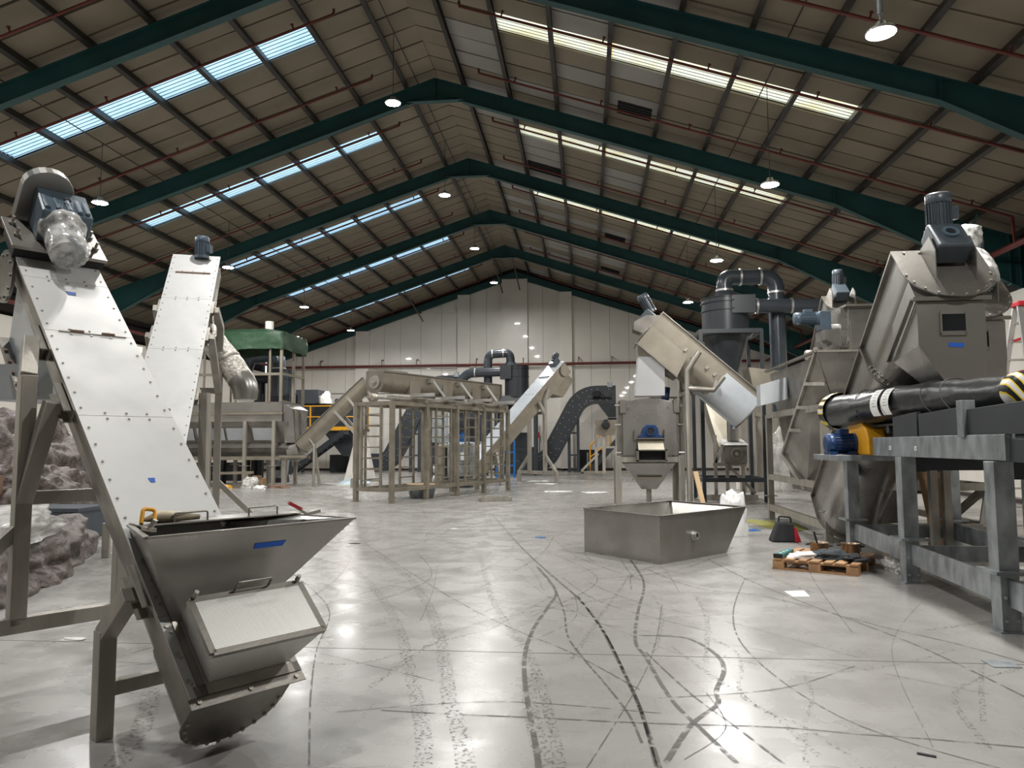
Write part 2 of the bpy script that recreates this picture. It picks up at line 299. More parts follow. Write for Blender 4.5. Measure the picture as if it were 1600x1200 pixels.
# tyre marks: thin broken skid lines on the coating
def ribbon(mb, pts, w, z):
    P = [Vector((p[0], p[1], 0)) for p in pts]; Q = []
    for i in range(len(P)-1):
        a, b, c, d = P[max(i-1, 0)], P[i], P[i+1], P[min(i+2, len(P)-1)]
        for k in range(8):
            t = k/8; Q.append(.5*((2*b)+(c-a)*t+(2*a-5*b+4*c-d)*t*t+(3*b-a-3*c+d)*t**3))
    Q.append(P[-1]); vs = []
    for i, q in enumerate(Q):
        d = (Q[min(i+1, len(Q)-1)]-Q[max(i-1, 0)]).normalized(); s = Vector((-d.y, d.x, 0))*w/2
        vs += [q-s+Vector((0, 0, z)), q+s+Vector((0, 0, z))]
    mb.add(vs, [(2*i, 2*i+1, 2*i+3, 2*i+2) for i in range(len(Q)-1)])
MARKS = [
 (.10, 0, [(-3.19, 9.9), (-2.58, 8.75), (-2.02, 7.5), (-1.61, 6.42), (-1.35, 5.6), (-1.16, 5.0), (-1.0, 4.48), (-.86, 3.88), (-.8, 3)]),
 (.11, 0, [(-3.0, 10.8), (-2.18, 9.1), (-1.73, 7.9), (-1.33, 6.6), (-1.1, 5.7), (-.91, 4.9), (-.77, 4.43), (-.64, 3.9), (-.5, 3)]),
 (.035, 1, [(-.7, 10.2), (-.38, 8.58), (-.41, 7.8), (-.5, 6.8), (-.51, 6.0), (-.46, 5.36), (-.37, 4.67), (-.27, 3.96), (-.2, 3.2)]),
 (.10, 0, [(-.42, 5.6), (-.40, 5.0), (-.33, 4.5), (-.24, 3.96), (-.1, 3)]),
 (.07, 0, [(-1.62, 11.2), (-1.1, 8.36), (-.8, 7.1), (-.53, 6.2), (-.36, 5.4), (-.23, 4.5), (-.16, 3.97), (-.1, 3)]),
 (.018, 1, [(-.38, 8.58), (-.25, 7.5), (-.19, 6.58), (-.06, 5.94), (.11, 5.27), (.23, 4.74), (.28, 4.3)]),
 (.03, 1, [(-2.28, 17.7), (-1.08, 12.07), (-.42, 9.34), (-.13, 8.2), (.08, 7.05), (.2, 6.0), (.26, 5.4), (.31, 4.8), (.35, 3.9)]),
 (.012, 1, [(-3.73, 12.3), (-2.23, 9.46), (-1.33, 7.8), (-.69, 6.78), (-.16, 6.07), (.33, 5.2)]),
 (.04, 0, [(-2.26, 5.66), (-1.78, 5.6), (-1.46, 5.98), (-1.18, 6.39), (-.88, 6.76), (-.66, 7.45), (-.37, 8.3)]),
 (.012, 1, [(-3.94, 9.6), (-3.07, 8.25), (-2.54, 7.23), (-2.2, 5.97), (-1.86, 4.95), (-1.63, 4.33), (-1.43, 3.8)]),
 (.02, 1, [(-1.3, 4.67), (-.85, 4.64), (-.4, 4.63), (.29, 4.6), (1.07, 4.6), (1.5, 4.54), (1.95, 4.49), (2.6, 4.38)]),
 (.02, 1, [(1.7, 11.0), (1.9, 9.5), (2.2, 8.16), (2.46, 7.28), (2.65, 6.54), (2.75, 5.84), (2.81, 5.26)]),
 (.03, 1, [(.59, 10.87), (.65, 9.15), (.47, 7.5), (.38, 6.45), (.43, 5.97), (.52, 5.03), (.65, 4.48), (.75, 4.08)]),
 (.035, 1, [(.42, 6.64), (.8, 6.59), (.97, 6.18), (.98, 5.74), (.84, 5.23), (.8, 4.96), (.59, 4.6), (.38, 4.04)]),
 (.015, 1, [(.44, 6.12), (.66, 5.15), (.84, 4.59), (.99, 4.09)]),
 (.04, 0, [(.69, 8.34), (.7, 7.5), (.6, 6.66), (.5, 6.13)]),
 (.02, 1, [(-.12, 8.24), (.14, 6.6), (.25, 5.5), (.31, 4.8), (.33, 4.0)]),
 (.015, 1, [(.74, 10.17), (1.2, 8.87), (1.82, 8.47), (2.25, 7.84), (2.64, 7.1), (3.0, 6.58), (3.25, 6.07)]),
 (.05, 0, [(1.15, 8.39), (1.12, 7.46), (1.0, 6.62), (.87, 5.87)]),
 (.03, 0, [(1.02, 6.6), (1.15, 6.2), (1.1, 5.7), (1.0, 5.3), (1.04, 4.93), (1.23, 4.63), (1.38, 4.15)]),
 (.04, 0, [(.66, 6.3), (.83, 5.66), (1.0, 5.08), (1.12, 4.7), (1.2, 4.2)]),
 (.03, 0, [(1.52, 5.6), (1.43, 5.13), (1.26, 4.68), (1.1, 4.1)]),
 (.12, 0, [(-3.2, 5.2), (-2.9, 4.8), (-2.6, 4.2), (-2.4, 3.6)]), (.06, 0, [(-3.4, 6.3), (-2.8, 6.1), (-2.3, 6.3), (-1.9, 6.9)]),
 (.02, 1, [(-6, 16), (-3.5, 14), (-1.6, 13.6), (-.2, 14.5)]), (.03, 0, [(-4.5, 20), (-3.4, 16), (-1.9, 13), (-.9, 10.5), (-.5, 8.5)]),
 (.015, 1, [(1.9, 9.5), (1.4, 7.6), (1.25, 6.2), (1.5, 4.8), (2.1, 4.1)]), (.02, 0, [(2.9, 6.4), (2.2, 5.9), (1.5, 5.7), (.9, 6.2)]),
]
for nm, kd in (('broken_tyre_mark', 0), ('tyre_mark', 1)):
    mk = MB()
    for i, (w, k, pts) in enumerate(MARKS):
        if k == kd: ribbon(mk, pts, w, .0015+.0004*(i % 5))
    rr = random.Random(5)
    if kd == 0:
        for i in range(60):                  # faint scuffs further out
            x, y, a = rr.uniform(-8, 4), rr.uniform(4, 26), rr.uniform(-.5, .5)+rr.choice((0, 0, 1.3)); L = rr.uniform(.3, 2.2); b = rr.uniform(-.5, .5)
            ribbon(mk, [(x, y), (x+L*math.sin(a), y+L*math.cos(a)), (x+2*L*math.sin(a+b), y+2*L*math.cos(a+b))], rr.uniform(.015, .07), .0015+.0003*(i % 6))
    if kd == 1:
        for i in range(70):                  # fine hairlines left by pallet trucks
            x, y, a = rr.uniform(-4, 3.2), rr.uniform(3.6, 15), rr.gauss(.15, .55); L = rr.uniform(.4, 2.6); b = rr.uniform(-.35, .35)
            ribbon(mk, [(x, y), (x+L*math.sin(a), y+L*math.cos(a)), (x+2*L*math.sin(a+b), y+2*L*math.cos(a+b))], rr.uniform(.004, .011), .0016+.0003*(i % 6))
    mk.build(nm, M['mark' if kd == 0 else 'marks'], fl, kind='stuff')

# end wall of cream cladding panels between boxed columns
wb = MB().add([(XL-.4, YB, 0), (XR+.4, YB, 0), (XR+.4, YB, roofz(XR)+.3), (X0, YB, HR+.3), (XL-.4, YB, roofz(XL)+.3)], [(0, 1, 2, 3, 4)]).build('wall_end', M['skirt'], kind='structure')
xs = [XL, -20.3, -19.1, -18.0, -16.94, -15.74, -15.0, -14.13, -13.15, -12.08, -10.7, -9.35, -8.25, -7.47, -6.4, -5.37, -3.72, -2.75, -1.68, -.89, .3, 1.5, 2.7, 3.9, 5.1, 5.9, 7.0, 8.2, 9.4, 10.6, XR]
for a, b in zip(xs[:-1], xs[1:]):
    for z0, z1 in ((.12, 3.0), (3.0, 6.94), (6.94, 10.21), (10.21, 99)):
        ta, tb = roofz(a)-.1, roofz(b)-.1
        if max(ta, tb) <= z0+.05: continue
        hi = [(b-.008, YB-.01, min(z1-.006, tb)), (a+.008, YB-.01, min(z1-.006, ta))]
        if a < X0 < b and z1 > 50: hi.insert(1, (X0, YB-.01, HR-.1))
        lo = [(a+.008, YB-.01, z0), (b-.008, YB-.01, z0)]
        if min(ta, tb) < z0: continue
        MB().prism(lo+hi, (0, -.04, 0)).build('wall_panel', M['wall'], wb)
for i, (a, b) in enumerate(((-15.0, -14.13), (-8.25, -7.47), (-5.37, -3.72), (-1.68, -.89), (5.1, 5.9))):
    t = roofz(max(a, b, key=lambda q: abs(q-X0)))-.25
    MB().bx(a, b, YB-.34, YB-.05, .12, t).build('boxed_column', M['wall'], wb)
MB().bx(XL, XR, YB-.09, YB-.02, 0, .14).build('baseboard_end', M['skirt'], kind='structure')

def sidewall(name, x, sgn, top):
    w = MB().bx(x, x+.06*sgn, YA, YB, 0, top).build(name, M['wallr'], kind='structure')
    MB().bx(x+.5*sgn, x+.56*sgn, YA, YB, 0, roofz(x+.5*sgn)+.3).build('outer_cladding', M['roofback'], w)
    MB().bx(x-.02*sgn, x+.5*sgn, YA, YB, top, top+.05).build('ledge', M['wallr'], w)
    y = 8.0
    while y < YB-1:
        for z0, z1 in ((.15, 1.2), (1.2, 2.25), (2.25, 3.3), (3.3, 4.35), (4.35, top)):
            MB().bx(x-.03*sgn, x, y+.006, y+5.99, z0+.006, z1-.006).build('wall_panel', M['wallr'], w)
        y += 6.0
    return w
wr = sidewall('wall_right', XR, 1, 5.7); wl_ = sidewall('wall_left', XL, -1, 6.3)
MB().bx(XR-.05, XR-.03, 8, YB, 0, .12).build('baseboard_right', M['skirt'], kind='structure')
MB().bx(XL+.03, XL+.05, 8, YB, 0, .12).build('baseboard_left', M['skirt'], kind='structure')
MB().bx(XL-.6, XR+.6, YA-.1, YA, 0, HR+.3).build('wall_near', M['wallr'], kind='structure')

# roof: insulation panels between purlins, rooflights, purlins
def rp(u, y, n, s):                          # point on a roof slope: u out from the ridge, n above the rafter line
    return (X0+s*(u+n*SN), y, HR-SL*u+n*CS)
UE = 16.9
BAYS = [2.33+6.41*k for k in range(7)]
bk = MB()
def slab(y0, y1, u0, u1):
    for s in (-1, 1): bk.hexa([rp(u0, y0, .27, s), rp(u1, y0, .27, s), rp(u1, y1, .27, s), rp(u0, y1, .27, s)], [rp(u0, y0, .33, s), rp(u1, y0, .33, s), rp(u1, y1, .33, s), rp(u0, y1, .33, s)])
prev = YA
for F in BAYS:
    slab(prev, F+2.2, -.14, UE); slab(F+2.2, F+3.0, -.14, U1+PP); slab(F+2.2, F+3.0, U1+7*PP, UE); prev = F+3.0
slab(prev, YB+.3, -.14, UE)
ceil = bk.build('ceiling', M['roofback'], kind='structure')
cells = []
for F in BAYS:
    for j in range(8):
        y0 = F-.203+.80125*j
        if y0 > YB-.3 or y0 < 6: continue
        for s in (-1, 1):
            for i in range(-1, 11):
                if j == 3 and 1 <= i < 7: pass
                u0 = -.075 if i < 0 else U1+i*PP; u1 = U1 if i < 0 else U1+(i+1)*PP
                if j == 3 and 1 <= i <= 6: continue
                cells.append((y0, s, i, u0, u1))
# the 300 panels nearest in the picture are objects, the rest one piece
def pan(mb, y0, s, u0, u1, r):
    g = .030; dn = r.uniform(-.012, .012); d2 = r.uniform(-.014, .014)
    q = [(u0+.01, y0+g, dn), (u1-.01, y0+g, d2), (u1-.01, y0+.80125-g, dn), (u0+.01, y0+.80125-g, d2)]
    mb.hexa([rp(u, y, .205+k, s) for u, y, k in q], [rp(u, y, .25, s) for u, y, k in q])
rr = random.Random(3)
vis = [c for c in cells if c[0] > 12.5]
vis.sort(key=lambda c: c[0]+.15*abs(X0+c[1]*c[3]))
near = set(vis[:300])
rest = {0: MB(), 1: MB()}
for c in cells:
    y0, s, i, u0, u1 = c
    w = s > 0 and i in (0, 1, 2, 3) and rr.random() < .45
    if c in near:
        b = MB(); pan(b, y0, s, u0, u1, rr); b.build('ceiling_panel', M['ceilw' if w else 'ceil'], ceil)
    else: pan(rest[w], y0, s, u0, u1, rr)
rest[0].build('distant_ceiling_panel', M['ceil'], ceil, kind='stuff'); rest[1].build('distant_pale_panel', M['ceilw'], ceil, kind='stuff')
for s in (-1, 1):
    for i in range(12):
        u = U1+i*PP
        b = MB(); q = []
        for (du, n) in ((-.035, .0), (.075, .0), (.075, .014), (-.015, .014), (-.015, .19), (.02, .19), (.02, .205), (-.035, .205)): q.append(rp(u+du, 6, n, s))
        b.prism(q, (0, YB-6.1, 0)).build('purlin', M['purlin'], ceil)
k = 0
for F in BAYS:
    for s in (-1, 1):
        k += 1
        w = None
        for seg in range(3):
            b = MB(); n = 36; vs = []
            for iu in range(2):
                u = U1+PP+(seg*2+iu*2)*PP+(0 if iu == 0 else .06)
                for t in range(n+1):
                    y = F+2.17+.86*t/n; vs.append(rp(u, y, .255+.02*math.cos(t/n*2*PI*6)+.006*seg, s))
            b.add(vs, [(t, t+1, n+2+t, n+1+t) for t in range(n)], True)
            if w is None: w = b.build('window_%d' % k, M['skyl' if s < 0 else 'skyr'], kind='structure')
            else: b.build('rooflight_sheet', M['skyl' if s < 0 else 'skyr'], w)
        b = MB()
        for t in range(1, 6):  # opaque strips added under the sheet to imitate shading along its corrugations
            y = F+2.17+.86*t/6; b.hexa([rp(u, yy, .222, s) for u, yy in ((U1+PP, y-.011), (U1+7*PP, y-.011), (U1+7*PP, y+.011), (U1+PP, y+.011))], [rp(u, yy, .232, s) for u, yy in ((U1+PP, y-.011), (U1+7*PP, y-.011), (U1+7*PP, y+.011), (U1+PP, y+.011))])
        b.build('corrugation_shade', M['galv'], w, kind='stuff')
# black openings where insulation is missing on the right slope
for x0, x1, y0, y1 in ((.91, 1.84, 20.2, 20.95), (-2.15, -.9, 26.8, 27.75), (.86, 1.77, 33.3, 34.0), (.8, 1.78, 39.7, 40.4)):
    u0, u1 = x0-X0, x1-X0
    b = MB().hexa([rp(u, y, .19, 1) for u, y in ((u0, y0), (u1, y0), (u1, y1), (u0, y1))], [rp(u, y, .21, 1) for u, y in ((u0, y0), (u1, y0), (u1, y1), (u0, y1))])
    v = b.build('roof_vent', M['black'], ceil)
    b = MB()
    for t in range(5):
        y = y0+(y1-y0)*(t+.5)/5; b.hexa([rp(u, yy, .165, 1) for u, yy in ((u0, y-.02), (u1, y-.02), (u1, y+.02), (u0, y+.02))], [rp(u, yy, .19, 1) for u, yy in ((u0, y-.02), (u1, y-.02), (u1, y+.02), (u0, y+.02))])
    b.build('vent_louvre', M['black'], v)
# red sprinkler branch pipes with upright heads
for F in BAYS[1:]:
    for dy in (1.7, 4.95):
        for s in (-1, 1):
            y = F+dy
            if y > YB-.4 or y < 12: continue
            b = MB().pipe([rp(1.55, y, -.0, s), rp(1.6, y, -.12, s), rp(15.6, y, -.12, s)], .036, 8)
            for t in range(6):
                u = 2.6+t*2.4
                b.cyl(rp(u, y, -.12, s), rp(u, y, .02, s), .02, n=6); b.cyl(rp(u, y, .02, s), rp(u, y, .03, s), .05, n=6)
            b.build('sprinkler_pipe', M['red'], ceil)
for s, x in ((-1, -20.2), (1, 11.1)):
    b = MB().cyl((x, 10, 6.75), (x, YB-.2, 6.75), .085, n=12)
    for F in BAYS[1:]:
        for dy in (1.7, 4.95):
            u = 15.6; q = rp(u, F+dy, -.12, s)
            if F+dy < YB: b.beam(q, (x, F+dy, 6.75), .06)
    b.build('sprinkler_main', M['red'], ceil)
for u, s in ((8.7, -1), (.52, -1), (8.69, 1)):
    MB().pipe([rp(u, 8, .08, s), rp(u, YB-.3, .08, s)], .016, 6).build('lamp_cable_run', M['cable'], ceil)
# red pipe along the end wall
b = MB().cyl((XL+.3, YB-.45, 6.72), (10.9, YB-.45, 6.72), .085, n=14)
for x in (-17.3, -13.2, -10.9, -7.0, -4.0, -.5, 1.6, 4.5):
    b.beam((x, YB-.45, 6.72), (x, YB-.45, 7.1), .04); b.beam((x, YB-.45, 7.1), (x, YB-.05, 7.16), .05, .08)
b.build('fire_main_pipe', M['red'], wb)
MB().pipe([(XL+.3, YB-.08, 5.05), (-10, YB-.08, 4.95)], .02, 6).build('conduit', M['cable'], wb)

# portal frames
def frame(F, end=False):
    d = .47; w = .2; t = .02
    root = None
    ap = MB()
    zb = HR-.70
    ap.prism([(X0-.95, F, HR-.02-SL*.95), (X0, F, HR-.02), (X0+.95, F, HR-.02-SL*.95), (X0+.9, F, zb), (X0-.9, F, zb)], (0, .034, 0))
    ap.v = [p-Vector((0, .010, 0)) for p in ap.v]
    ap.bx(X0-.9, X0+.9, F-w/2, F+w/2, zb-.022, zb)
    ap.bx(X0-.012, X0+.012, F-w/2, F+w/2, zb, HR-.02)
    for s in (-1, 1): ap.beam((X0+s*.9, F, zb), (X0, F, HR-d/CS), w*.9, .014)
    root = ap.build('portal_frame', M['teal'], kind='structure')
    for s in (-1, 1):
        b = MB(); u1 = 16.45
        ub = 11.6; dd = 1.42
        b.hexa([rp(0, F-w/2, -t, s), rp(u1, F-w/2, -t, s), rp(u1, F+w/2, -t, s), rp(0, F+w/2, -t, s)], [rp(0, F-w/2, 0, s), rp(u1, F-w/2, 0, s), rp(u1, F+w/2, 0, s), rp(0, F+w/2, 0, s)])
        x = lambda u: X0+s*u
        zl = lambda u: HR-SL*u-d/CS
        b.prism([(x(.3), F, HR-SL*.3), (x(u1), F, HR-SL*u1), (x(u1), F, HR-SL*u1-dd), (x(ub), F, zl(ub)), (x(.3), F, zl(.3))], (0, .014, 0))
        b.beam((x(.85), F, zl(.85)), (x(ub), F, zl(ub)), w, t); b.beam((x(ub), F, zl(ub)), (x(u1), F, HR-SL*u1-dd), w, t)
        for u in (ub, 16.2): b.bx(x(u)-.008, x(u)+.008, F-w/2, F+w/2, (zl(u) if u == ub else HR-SL*u-dd), HR-SL*u)
        b.build('rafter', M['teal'], root)
        c = MB(); xc = x(u1)
        c.bx(min(xc, xc+s*.03), max(xc, xc+s*.03), F-w/2, F+w/2, 0, HR-SL*u1); c.bx(min(xc, xc+s*.5), max(xc, xc+s*.5), F-.007, F+.007, 0, HR-SL*u1)
        c.build('column', M['teal'], root)
        for iu in (10,):
            u = U1+iu*PP; c = MB().beam(rp(u, F-.75, .02, s), rp(u+.25, F, -.55, s), .06, .05); c.build('fly_brace', M['teal'], root)
for F in FY: frame(F)
b = MB()
for s in (-1, 1):
    b.hexa([(X0, YB-.3, HR-.45), (X0+s*16.3, YB-.3, HR-.45-SL*16.3), (X0+s*16.3, YB-.1, HR-.45-SL*16.3), (X0, YB-.1, HR-.45)], [(X0, YB-.3, HR-.05), (X0+s*16.3, YB-.3, HR-.05-SL*16.3), (X0+s*16.3, YB-.1, HR-.05-SL*16.3), (X0, YB-.1, HR-.05)])
b.build('gable_rafter', M['teal'], wb)
b = MB()
for x in (X0-.8, X0+.3, X0-6): b.beam((x, 41.3, roofz(x)-.15), (x, YB-.4, roofz(x)-1.2), .07, .03)
b.build('wind_brace', M['purlin'], ceil)

# high bay lamps
def lamp(x, y, z, label, big=1.0):
    t = thing('high_bay_lamp', label, 'lamp', (x, y, z), 'high bay lamps under the roof')
    ztop = roofz(x)+.05
    MB().pipe([(x, y, z+.16), (x, y, ztop)], .008, 6).build('cable', M['cable'], t)
    MB().rev([(.0, .14), (.07, .14), (.09, .05), (.19, .03), (.21, 0), (.20, -.02)], (x, y, z), n=24).build('housing', M['alu'], t)
    MB().rev([(.195, -.021), (.12, -.035), (0, -.04)], (x, y, z), n=24).build('lens', M['lens'], t)
    ld = bpy.data.lights.new('lamp_light', 'AREA'); ld.shape = 'DISK'; ld.size = .38; ld.energy = LAMP_W; ld.color = (1, .98, .95)
    lo = bpy.data.objects.new('lamp_light', ld); COL.objects.link(lo); lo.parent = t; lo.location = (0, 0, -.06)
    return t
ordn = ['nearest', 'second', 'third', 'farthest']
for x, ys, nm, zz in ((-13.19, (18.6, 25.9, 33.4, 40.3), 'left lamp row', (8.3, 8.25, 8.15, 8.1)), (-5.02, (18.6, 25.8, 33.0, 40.0), 'lamp row beside the ridge', (10.7, 10.65, 10.6, 10.55)), (4.19, (16.9, 23.9, 30.7), 'right lamp row', (7.5, 7.5, 7.45))):
    for i, y in enumerate(ys):
        nn = ('nearest', 'second', 'third', 'farthest')[i] if len(ys) == 4 else ('second', 'third', 'farthest')[i]
        lamp(x, y, zz[i], 'lit round high bay lamp, %s of the %s' % (nn, nm))
t = lamp(4.19, 10.5, 7.42, 'lit high bay lamp on a sprung hook at the top right')
MB().cyl((4.19, 10.5, 7.68), (4.19, 10.5, 7.93), .04, n=10).cyl((4.19, 10.5, 7.6), (4.19, 10.5, 7.68), .012).build('hook_spring', M['galv'], t)
for x, y, z, l in ((-5.02, 11.2, 10.7, 'lit high bay lamp above the foreground, near the ridge'), (-13.19, 11.2, 8.3, 'lit high bay lamp above the left foreground'),
                   (4.19, 4.0, 7.5, 'lit high bay lamp overhead on the right side'), (-5.02, 4.0, 10.7, 'lit high bay lamp overhead beside the ridge'), (-13.19, 4, 8.3, 'lit high bay lamp overhead on the far left')):
    lamp(x, y, z, l)

# ------------------------------------------------------------------ gear motors
def motor(parent, base, ax, r, L, mt='motor', side=(0, 0, 1), name='motor', wrap=False):
    """finned electric motor standing on base and pointing along ax"""
    b, a = Vector(base), Vector(ax).normalized(); s = Vector(side); s = (s-a*s.dot(a)).normalized()
    m = MB().cyl(b, b+a*L*.12, r*1.05, n=20).cyl(b+a*L*.12, b+a*L*.74, r*.9, n=20)
    x = a.cross(s)
    for k in range(20):
        d = s*math.cos(2*PI*k/20)+x*math.sin(2*PI*k/20)
        m.beam(b+a*L*.14+d*r*.92, b+a*L*.72+d*r*.92, r*.06, r*.2, up=d)
    o = m.build(name, M[mt], parent)
    MB().rev([(r*.98, L*.73), (r*1.02, L*.76), (r*1.0, L*.95), (r*.8, L), (r*.5, L*1.005), (0, L*1.0)], b, a, 22).build('fan_cowl', M[mt], o)
    c = b+a*L*.42+s*r*1.15
    MB().hexa([c-a*L*.17-x*r*.5-s*r*.3, c+a*L*.17-x*r*.5-s*r*.3, c+a*L*.17+x*r*.5-s*r*.3, c-a*L*.17+x*r*.5-s*r*.3], [c-a*L*.17-x*r*.5+s*r*.3, c+a*L*.17-x*r*.5+s*r*.3, c+a*L*.17+x*r*.5+s*r*.3, c-a*L*.17+x*r*.5+s*r*.3]).build('terminal_box', M[mt], o, bev=.008)
    return o
def crumple(o, amt, sc, seed=0):
    for v in o.data.vertices:
        n = noise.noise_vector((v.co+Vector((seed, seed*2, 3)))*sc)+.5*noise.noise_vector(v.co*sc*2.3+Vector((5, seed, 0))); v.co += n*amt
def wrapped(parent, base, ax, prof, amt=.012, name='plastic_wrap', n=40, seed=1):
    """crinkled stretch film around a motor: profile of (radius, distance)"""
    P = []
    for i in range(len(prof)-1):
        for k in range(6): t = k/6; P.append((prof[i][0]*(1-t)+prof[i+1][0]*t, prof[i][1]*(1-t)+prof[i+1][1]*t))
    P.append(prof[-1])
    o = MB().rev(P, base, ax, n).build(name, M['wrap'], parent); crumple(o, amt, 16, seed); return o

# ------------------------------------------------------------------ inclined conveyors of the same make
def axes(az, el):
    z, l = math.radians(az), math.radians(el)
    a = Vector((math.sin(z)*math.cos(l), math.cos(z)*math.cos(l), math.sin(l))); e = Vector((math.cos(z), -math.sin(z), 0)); n = e.cross(a)
    return e, a, n
def ushape(W, s, r=None, k=12):             # half outline of a round bottomed trough in (e, n)
    r = W/2; return [(0, 0)]+[(0, -s)]+[(W/2-r*math.cos(PI*i/k), -s-r*math.sin(PI*i/k)) for i in range(1, k)]+[(W, -s), (W, 0)]
def conveyor(root, O, az, el, W, L, s, seams, casing='steel', cover='cover', boltgap=.165, br=.008, first=0.0, flat=False):
    e, a, n = axes(az, el); O = Vector(O); F = Fr(O, e, a, n)
    sec = [(0, 0), (0, -s), (W, -s), (W, 0)] if flat else ushape(W, s)
    c = MB(F); c.prism([(x, 0, z) for x, z in sec], (0, L, 0)); c.s = [False]*len(c.s)
    for x0, x1 in ((-.035, .012), (W-.012, W+.035)): c.bx(x0, x1, 0, L, -.03, 0)
    cas = c.build('casing', M[casing], root, bev=.004)
    bolts = MB(F)
    for t0, t1 in zip(seams[:-1], seams[1:]):
        MB(F).bx(-.036, W+.036, t0+.002, t1-.002, .0005, .006).build('cover_panel', M[cover], root)
        for x in (0, W):
            t = t0+.08
            while t < t1-.04: bolts.bolt(F((x, t, .006)) if 0 else (x, t, .006), (0, 0, 1), br, br*.9); t += boltgap
        for q in (.25, .5, .75):
            if t0 > first+.1: bolts.bolt((W*q, t0+.03, .006), (0, 0, 1), br, br*.9); bolts.bolt((W*q, t0-.03, .006), (0, 0, 1), br, br*.9)
    bolts.build('cover_bolt', M['tube'], root, kind='stuff')
    return F
def bracket(mb, F, e, t, n, sgn, w=.1):
    """short channel clamped to a casing side"""
    mb.bx(min(e, e+sgn*.07), max(e, e+sgn*.07), t-.15, t+.15, n-.012, n+.0); mb.bx(min(e, e+sgn*.07), max(e, e+sgn*.07), t-.15, t+.15, n-.11, n-.10)
    mb.bx(min(e, e+sgn*.01), max(e, e+sgn*.01), t-.15, t+.15, n-.11, n)
def stand(root, F, az, sides, u, zr, ext, t1, n1, zc, t2, n2, w, W, feet=True, bend=.3):
    """bent posts on a low rail, cross bar, slanted struts and short end legs"""
    z = math.radians(az); ah = Vector((math.sin(z), math.cos(z), 0)); E = F.x; Pb = lambda ee, h, uu=u: Vector((F.o.x, F.o.y, 0))+E*ee+ah*uu+Vector((0, 0, h))
    for sgn, ee in sides:
        br = F((0 if sgn < 0 else W, t1, n1)) + E*sgn*.09; b = MB()
        zt = br.z-bend
        b.beam(Pb(ee, zr), Pb(ee, zt), w, w, up=E); b.beam(Pb(ee, zt-.02), br, w, w, up=E); b.build('post', M['tube'], root, bev=.004)
        if t2 is not None:
            b2 = F((0 if sgn < 0 else W, t2, n2))+E*sgn*.09; MB().beam(Pb(ee, zc-.03), b2, w, w, up=E).build('strut', M['tube'], root, bev=.004)
        for tt, n_ in ((t1, n1), (t2, n2)):
            if tt is None: continue
            k = MB(F); bracket(k, F, 0 if sgn < 0 else W, tt, n_+.05, sgn); k.build('clamp', M['tube'], root)
    ea, eb = sides[0][1], sides[-1][1]
    if len(sides) > 1 and zc: MB().beam(Pb(ea, zc), Pb(eb, zc), w*.9, w*.9).build('cross_bar', M['tube'], root, bev=.004)
    if feet:
        MB().beam(Pb(min(ea, eb)-ext, zr), Pb(max(ea, eb)+ext, zr), w, w).build('rail', M['tube'], root, bev=.004)
        for ee in (min(ea, eb)-ext, max(ea, eb)+ext): MB().beam(Pb(ee, 0), Pb(ee, zr+w/2), w, w, up=E).build('leg', M['tube'], root, bev=.004)
        for ee, x in ((min(ea, eb), -1), (max(ea, eb), 1)): MB().beam(Pb(ee, zr+ext*1.05), Pb(ee+x*ext, zr+.03), w*.8, w*.8).build('brace', M['tube'], root, bev=.004)

# --- the near conveyor at the left
A_AZ, A_EL, A_W = -55.0, 41.5, .555
A_O = (-1.965, 3.66, .385)
R = thing('inclined_conveyor', 'large inclined conveyor in the left foreground with feed hopper and mesh guard box', 'conveyor', (-2.6, 4.2, 0))
F = conveyor(R, A_O, A_AZ, A_EL, A_W, 4.42, .15, [.0, .52, 2.21, 3.19, 3.92, 4.4])
e, a, n = F.x, F.y, F.z
# boot end plate, deeper than the trough
b = MB(F); b.prism([(x, -.012, z) for x, z in [(p*1.04-.012, q) for p, q in ushape(A_W, .20)]], (0, .012, 0)); b.prism([(x, 0, z) for x, z in [(p*.98+.006, q) for p, q in ushape(A_W, .19)]], (0, .5, 0)); b.bx(-.05, A_W+.05, -.06, .0, -.004, .004)
bp = b.build('boot', M['steel'], R, bev=.002)
b = MB(F)
for x, z in [(q[0]*.95+.014, q[1]*.95-.01) for q in ushape(A_W, .20)[1:-1]]: b.bolt((x, -.012, z), (0, -1, 0), .012, .01)
for x in (-.0, .28, A_W+.0): b.bolt((x, -.03, .004), (0, 0, 1), .013, .01)
for t in (.1, .27, .45, .65, .9): b.bolt((-.012, t, .004), (0, 0, 1), .013, .01)
b.build('boot_bolt', M['tube'], bp, kind='stuff')
for x in (.14, .36):
    MB(F).cyl((x, 3.195, .014), (x+.09, 3.195, .014), .011, n=8).build('hinge', M['rust'], R)
MB(F).bx(.06, A_W-.02, 3.18, 3.19, .006, .014).build('latch_bar', M['steel'], R)
